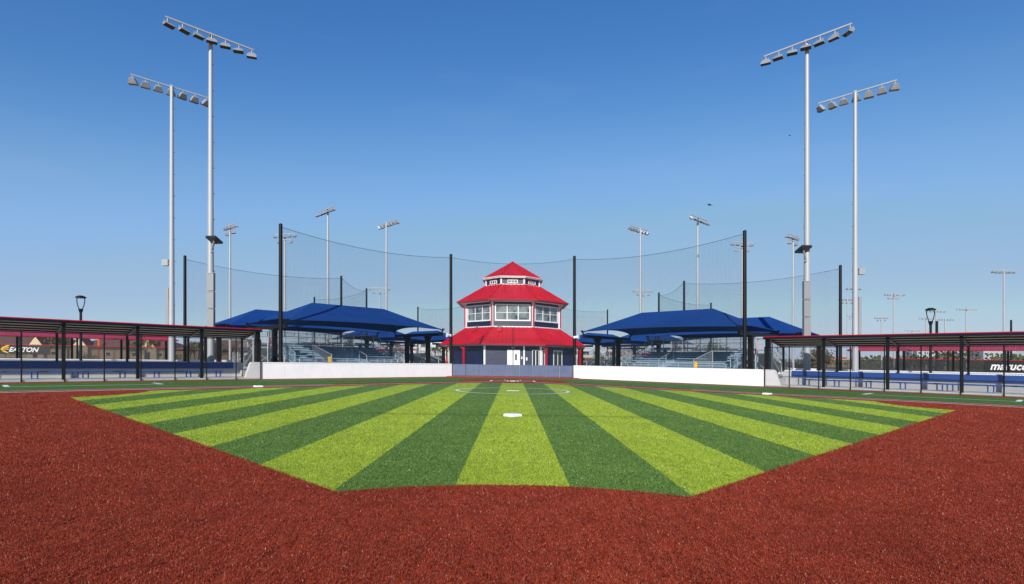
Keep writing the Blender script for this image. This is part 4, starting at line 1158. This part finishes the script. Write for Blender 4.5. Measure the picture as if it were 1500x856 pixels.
# ------------------------------------------------------------------ houses and far buildings
def house(x, y, w, d, he, hr, lab, gable=None, nw=4):
    t = thing('house', lab, 'house', W(x, y, 0), 'low houses with brown roofs')
    mb = MB(); mb.box(x-w/2, x+w/2, y, y+d, 0, he); build('wall', mb, M['tanwall'], t)
    mb = MB(); o_ = .6
    A = [(x-w/2-o_, y-o_, he), (x+w/2+o_, y-o_, he), (x+w/2+o_, y+d+o_, he), (x-w/2-o_, y+d+o_, he), (x-w/2+d/2, y+d/2, hr), (x+w/2-d/2, y+d/2, hr)]
    mb.add(A, [(0, 1, 5, 4), (1, 2, 5), (2, 3, 4, 5), (3, 0, 4), (3, 2, 1, 0)]); rf = build('roof', mb, M['brownroof'], t)
    if gable is not None:
        for gx in gable:
            gw = 2.6; mb = MB(); mb.add([(gx-gw, y-1.2, 0), (gx+gw, y-1.2, 0), (gx+gw, y-1.2, he+.2), (gx, y-1.2, hr-.6), (gx-gw, y-1.2, he+.2), (gx-gw, y+.5, 0), (gx+gw, y+.5, 0), (gx+gw, y+.5, he+.2), (gx, y+.5, hr-.6), (gx-gw, y+.5, he+.2)],
                [(0, 1, 2, 3, 4), (9, 8, 7, 6, 5), (0, 5, 6, 1), (1, 6, 7, 2), (4, 9, 5, 0)]); build('gable_front', mb, M['gable'], t)
            mb = MB()
            for sg in (-1, 1):
                mb.beam((gx, y+2.0, hr-.45), (gx+sg*(gw+.5), y+2.0, he-.1), 6.6, .15, up=(0, 1, 0)) if False else mb.add([(gx, y-1.28, hr-.5), (gx+sg*(gw+.5), y-1.28, he-.1), (gx+sg*(gw+.5), y+2.5, he-.1), (gx, y+2.5, hr-.5), (gx, y-1.28, hr-.35), (gx+sg*(gw+.5), y-1.28, he+.05), (gx+sg*(gw+.5), y+2.5, he+.05), (gx, y+2.5, hr-.35)], [(0, 1, 2, 3), (7, 6, 5, 4), (0, 4, 5, 1), (1, 5, 6, 2)])
            build('gable_roof', mb, M['brownroof'], t)
            mb = MB(); mb.box(gx-.7, gx+.7, y-1.25, y-1.21, .2, 2.4); build('door', mb, M['darkglass'], t)
    for i in range(nw):
        wx = x-w/2+w*(i+.5)/nw; mb = MB(); mb.box(wx-.8, wx+.8, y-.06, y-.01, 1.0, 2.3); w_ = build('window', mb, M['white'], t)
        mb = MB(); mb.box(wx-.65, wx+.65, y-.08, y-.062, 1.12, 2.18); build('pane', mb, M['darkglass'], w_)
M['hall'] = simple('pale_hall_cladding', (.62, .61, .58), .8, 0, .06, .3)
M['gable'] = simple('cream_stucco', (.62, .50, .32), .85, 0, .08, 1)
house(-158, 176, 34, 14, 3.4, 7.4, 'long brown roofed house at the left picture edge, behind the banner', gable=(-150,))
house(-121, 172, 32, 13, 3.3, 7.0, 'brown roofed house with a cream gable, second from the left', gable=(-133, -112))
house(-88, 168, 28, 13, 3.2, 6.6, 'brown roofed house seen between the two left masts', gable=(-92,))
house(-62, 176, 26, 13, 3.2, 6.4, 'brown roofed house right of the tallest left mast', gable=(-72,))
def block(x, y, w, d, h, lab, mat, name='building', floors=3, cat='building', roof=None):
    t = thing(name, lab, cat, W(x, y, 0))
    mb = MB(); mb.box(x-w/2, x+w/2, y, y+d, 0, h); build('wall', mb, mat, t)
    mb = MB(); mb.box(x-w/2-.2, x+w/2+.2, y-.2, y+d+.2, h+.003, h+.5); build('parapet', mb, roof or M['greywall'], t)
    n = max(3, int(w/5))
    for j in range(floors):
        for i in range(n):
            wx = x-w/2+w*(i+.5)/n; z = h*(j+.45)/floors
            mb = MB(); mb.box(wx-w/n*.28, wx+w/n*.28, y-.1, y-.01, z-.7, z+.8); build('window', mb, M['darkglass'], t)
M_=None
block(-31, 215, 34, 20, 9.5, 'large pale hall far behind the left canopies, beside the tower', M['hall'], floors=2)
block(34, 240, 30, 20, 7.0, 'pale low hall far behind the right canopies', M['greywall'], floors=2)
block(214, 372, 24, 15, 5.5, 'far tan building with an orange roof between the right masts', M['tanwall'], floors=1, roof=M['orange'])
block(395, 520, 34, 20, 20, 'grey high block on the horizon at the right, left one of two', M['greywall'], floors=5)
block(455, 520, 30, 20, 24, 'grey high block on the horizon at the right edge', M['greywall'], floors=6)
# yellow school bus
def bus(x, y, L, lab):
    t = thing('school_bus', lab, 'bus', W(x, y, 0), 'parked yellow buses'); mb = MB()
    prof = [(0, .5), (L, .5), (L, 1.6), (L-1.3, 1.75), (L-1.5, 3.0), (L-1.9, 3.15), (.2, 3.15), (0, 2.9)]
    n = len(prof); mb.add([(x+a, y, z) for a, z in prof]+[(x+a, y+2.4, z) for a, z in prof], [tuple(range(n)), tuple(range(2*n-1, n-1, -1))]+[(i, (i+1) % n, n+(i+1) % n, n+i) for i in range(n)])
    build('body', mb, M['bus'], t)
    for i in range(7):
        mb = MB(); a = x+.5+i*(L-2.6)/7; mb.box(a, a+(L-2.6)/7-.2, y-.03, y-.005, 1.9, 2.75); build('window', mb, M['darkglass'], t)
    for a in (1.8, L-1.4):
        for yy in (y-.05, y+2.1):
            mb = MB(); mb.tube((x+a, yy, .5), (x+a, yy+.3, .5), .5, None, 14); build('wheel', mb, M['rubber'], t)
bus(23.5, 190, 10, 'yellow school bus far behind, just right of the tower')

# ------------------------------------------------------------------ trees
def tree(x, y, h, w, lab, leaf='leaf', seed=0, n=520, name='tree', cat='tree'):
    rnd = random.Random(seed); t = thing(name, lab, cat, W(x, y, 0), 'background trees')
    mb = MB(); mb.tube((x, y, 0), (x+.1*w*rnd.uniform(-1, 1), y, h*.5), h*.03, h*.018, 7)
    for i in range(7):
        a = rnd.uniform(0, 6.28); mb.tube((x, y, h*rnd.uniform(.28, .5)), (x+math.cos(a)*w*.32, y+math.sin(a)*w*.32, h*rnd.uniform(.6, .88)), h*.012, h*.004, 5)
    build('trunk', mb, M['bark'], t)
    mb = MB(); cl = [(rnd.uniform(-.36, .36)*w, rnd.uniform(-.36, .36)*w, h*rnd.uniform(.42, .86), w*rnd.uniform(.12, .24)) for _ in range(13)]
    for i in range(n):
        cx, cy, cz, r = rnd.choice(cl); d = Vector((rnd.gauss(0, 1), rnd.gauss(0, 1), rnd.gauss(0, .8))).normalized()*r*rnd.uniform(.6, 1.05)
        p = W(x+cx, y+cy, cz)+d; a = Vector((rnd.gauss(0, 1), rnd.gauss(0, 1), rnd.gauss(0, 1))).normalized(); b = a.cross(d.normalized()+Vector((.01, .02, .03))).normalized(); s = w*.035*rnd.uniform(.7, 1.5)
        mb.add([p-a*s, p+b*s*.6, p+a*s, p-b*s*.6], [(0, 1, 2, 3)], True)
    build('crown', mb, M[leaf], t, recalc=False)
def palm(x, y, h, lab, seed=0):
    rnd = random.Random(seed); t = thing('palm_tree', lab, 'palm', W(x, y, 0), 'background palms')
    mb = MB(); mb.tube((x, y, 0), (x+.15, y, h), .24, .16, 8); build('trunk', mb, M['bark'], t)
    mb = MB(); c = W(x+.15, y, h)
    for i in range(20):
        a = 6.28*i/20+rnd.uniform(-.15, .15); L = rnd.uniform(1.6, 2.3); up = rnd.uniform(-.3, .9); pr = c; d = Vector((math.cos(a), math.sin(a), 0)); side = Vector((-d.y, d.x, 0))
        for k in range(4):
            u0, u1 = k/4, (k+1)/4; z = lambda u: up*u*L*.7-u*u*L*.75
            p0 = c+d*L*u0+Vector((0, 0, z(u0))); p1 = c+d*L*u1+Vector((0, 0, z(u1))); w0, w1 = .28*(1-u0*.6), .28*(1-u1*.75)
            mb.add([p0-side*w0-Vector((0, 0, w0*.5)), p0, p1, p1-side*w1-Vector((0, 0, w1*.5))], [(0, 1, 2, 3)], True); mb.add([p0+side*w0-Vector((0, 0, w0*.5)), p0, p1, p1+side*w1-Vector((0, 0, w1*.5))], [(0, 1, 2, 3)], True)
    build('crown', mb, M['palm'], t, recalc=False)
def at(px, z): return (px-751)*z/815
for i, (px, z, h, w, lf, lab) in enumerate((
    (84, 160, 7.0, 7, 'leaf', 'green tree before the leftmost houses, by the first thick dugout post'),
    (212, 158, 6.5, 7, 'leaf', 'round green tree between the houses left of the outer left mast'),
    (286, 156, 5.8, 6, 'leaf2', 'tree before the cream gable between the left masts'),
    (333, 156, 5.6, 6, 'leaf2', 'tree just right of the tallest left mast, behind the dugout'),
    (421, 165, 6.2, 7, 'leaf', 'small green tree seen past the tall left net pole'),
    (1043, 130, 6.6, 8, 'leaf', 'round green tree showing between the right bleachers and canopy'),
    (1186, 120, 5.2, 7, 'leaf2', 'olive tree behind the base of the tallest right mast'),
    (1206, 122, 5.0, 6, 'leaf2', 'thin tree just right of the tallest right mast'),
    (1400, 150, 6.0, 12, 'leaf2', 'broad dull tree above the right fence near the banner'),
    (1345, 170, 5.0, 9, 'leaf', 'low tree above the right fence under the street lamp'))):
    tree(at(px, z), z, h, w, lab, lf, 100+i)
for i, (px, z, h, lab) in enumerate(((585, 150, 4.4, 'palm behind the left bleachers, left of the tower'), (637, 150, 4.6, 'palm just left of the tower, second from it'), (650, 152, 4.8, 'palm nearest to the left wall of the tower'), (291, 150, 4.9, 'palm by the cream gable between the left masts'), (578, 170, 4.6, 'farther palm behind the left bleachers'))):
    palm(at(px, z), z, h, lab, i)
# far wooded skyline, uncountable
mb = MB(); rnd = random.Random(3)
for i in range(7000):
    x = rnd.uniform(-560, 620); y = 430+rnd.uniform(0, 40); hh = 6.5+2.5*math.sin(x*.05)+2*math.sin(x*.017+1)+1.5*math.sin(x*.13)
    p = W(x, y, rnd.uniform(0, max(2.5, hh))); a = Vector((rnd.gauss(0, 1), rnd.gauss(0, .4), rnd.gauss(0, .7))).normalized(); b = a.cross(Vector((0, 1, 0))).normalized(); s = rnd.uniform(1.0, 2.6)
    mb.add([p-a*s, p+b*s*.7, p+a*s, p-b*s*.7], [(0, 1, 2, 3)], True)
tag(build('far_woods', mb, M['leaf'], recalc=False), 'dark band of far trees along the horizon', 'woods', kind='stuff')

# birds
def bird(px, row, z, lab, s=1):
    x = at(px, z); h = 1.545+(528+.0145*(px-751)-row)*z/815-G(x)*0; c = Vector((x, z, h)); t = thing('bird', lab, 'bird', c)
    mb = MB(); mb.smooth = False
    mb.tube(c-Vector((.22*s, 0, 0)), c+Vector((.1*s, 0, .02)), .05*s, .07*s, 8, True); mb.tube(c+Vector((.1*s, 0, .02)), c+Vector((.26*s, 0, .03)), .07*s, .02*s, 8, True)
    for sg in (-1, 1):
        mb.add([c+Vector((.08*s, 0, .03*s)), c+Vector((-.12*s, 0, .03*s)), c+Vector((-.2*s+sg*.1*s, sg*.3*s, .10*s)), c+Vector((sg*.55*s, sg*.35*s, .03*s)), c+Vector((.1*s+sg*.15*s, sg*.25*s, .11*s))], [(0, 1, 2, 3, 4)], True)
    build('body', mb, M['bird'], t)
bird(1040, 305, 80, 'dark bird gliding above the right canopy mast', 1.1)
bird(1157, 205, 90, 'tiny dark bird left of the tallest right mast', .6)

# ------------------------------------------------------------------ light, sky, camera
wd = bpy.data.worlds.new('World'); SC.world = wd; wd.use_nodes = True
nt = wd.node_tree; bg = nt.nodes['Background']
sky = nt.nodes.new('ShaderNodeTexSky'); sky.sky_type = 'NISHITA'; sky.sun_disc = False
EL, AZ = math.radians(27.5), math.radians(190)
sky.sun_elevation = EL; sky.sun_rotation = AZ
sky.air_density = 1.0; sky.dust_density = .25; sky.ozone_density = 3.5; sky.altitude = 0
hs = nt.nodes.new('ShaderNodeHueSaturation'); hs.inputs['Saturation'].default_value = 1.18
nt.links.new(sky.outputs[0], hs.inputs['Color']); 
def vm(a, v):
    n_ = nt.nodes.new('ShaderNodeVectorMath'); n_.operation = 'SCALE'; n_.inputs['Scale'].default_value = v; nt.links.new(a, n_.inputs[0]); return n_.outputs[0]
cv = nt.nodes.new('ShaderNodeRGBCurve'); cv.mapping.extend = 'HORIZONTAL'; cv.mapping.use_clip = False
for ci, pts_ in enumerate((((0, 0), (.04, .032), (.071, .056), (.178, .22), (.33, .31), (.515, .365), (1, .50)), ((0, 0), (.10, .10), (.184, .188), (.413, .44), (.6, .49), (.8, .52), (1, .60)), ((0, 0), (.25, .27), (.462, .503), (.70, .70), (.855, .775), (.95, .715), (1, .72)))):
    c_ = cv.mapping.curves[ci]; c_.points[0].location = pts_[0]; c_.points[1].location = pts_[-1]
    for p_ in pts_[1:-1]: c_.points.new(*p_)
cv.mapping.update()
nt.links.new(vm(hs.outputs[0], .14), cv.inputs['Color'])
tcw = nt.nodes.new('ShaderNodeTexCoord'); mpw = nt.nodes.new('ShaderNodeMapping'); mpw.inputs['Scale'].default_value = (1.2, 1.2, 7); mpw.inputs['Rotation'].default_value = (0, math.radians(14), 0)
nt.links.new(tcw.outputs['Generated'], mpw.inputs['Vector'])
ci_ = noise(nt, mpw.outputs[0], 2.2, 7, .62); wm = ramp(nt, ci_, [(.52, (0, 0, 0)), (.80, (.06, .06, .06))])
cir = mixc(nt, wm, vm(cv.outputs[0], 1/.14), (4.3, 5.0, 5.6))
nt.links.new(cir, bg.inputs['Color']); bg.inputs['Strength'].default_value = .14; hs.inputs['Hue'].default_value = .507
sl = bpy.data.lights.new('sun', 'SUN'); sl.energy = 5.0; sl.angle = math.radians(.53); sl.color = (1, .96, .89)
so = bpy.data.objects.new('sun', sl); COL.objects.link(so)
dirv = Vector((math.sin(AZ)*math.cos(EL), math.cos(AZ)*math.cos(EL), math.sin(EL)))
so.rotation_euler = (-dirv).to_track_quat('-Z', 'Y').to_euler()
cd = bpy.data.cameras.new('camera'); co = bpy.data.objects.new('camera', cd); COL.objects.link(co)
co.location = (0, 0, 1.545); co.rotation_euler = (math.radians(90), 0, 0)
cd.sensor_width = 36; cd.lens = 815/1500*36; cd.shift_x = -1/1500; cd.shift_y = 100/1500
cd.clip_start = .1; cd.clip_end = 8000
SC.camera = co
vs_ = SC.view_settings; vs_.view_transform = 'Standard'; vs_.look = 'None'; vs_.gamma = 1; vs_.exposure = 0.0
SC.render.engine = 'CYCLES'; SC.cycles.transparent_max_bounces = 32
for o_ in bpy.data.objects:
    if '_w' in o_: del o_['_w']
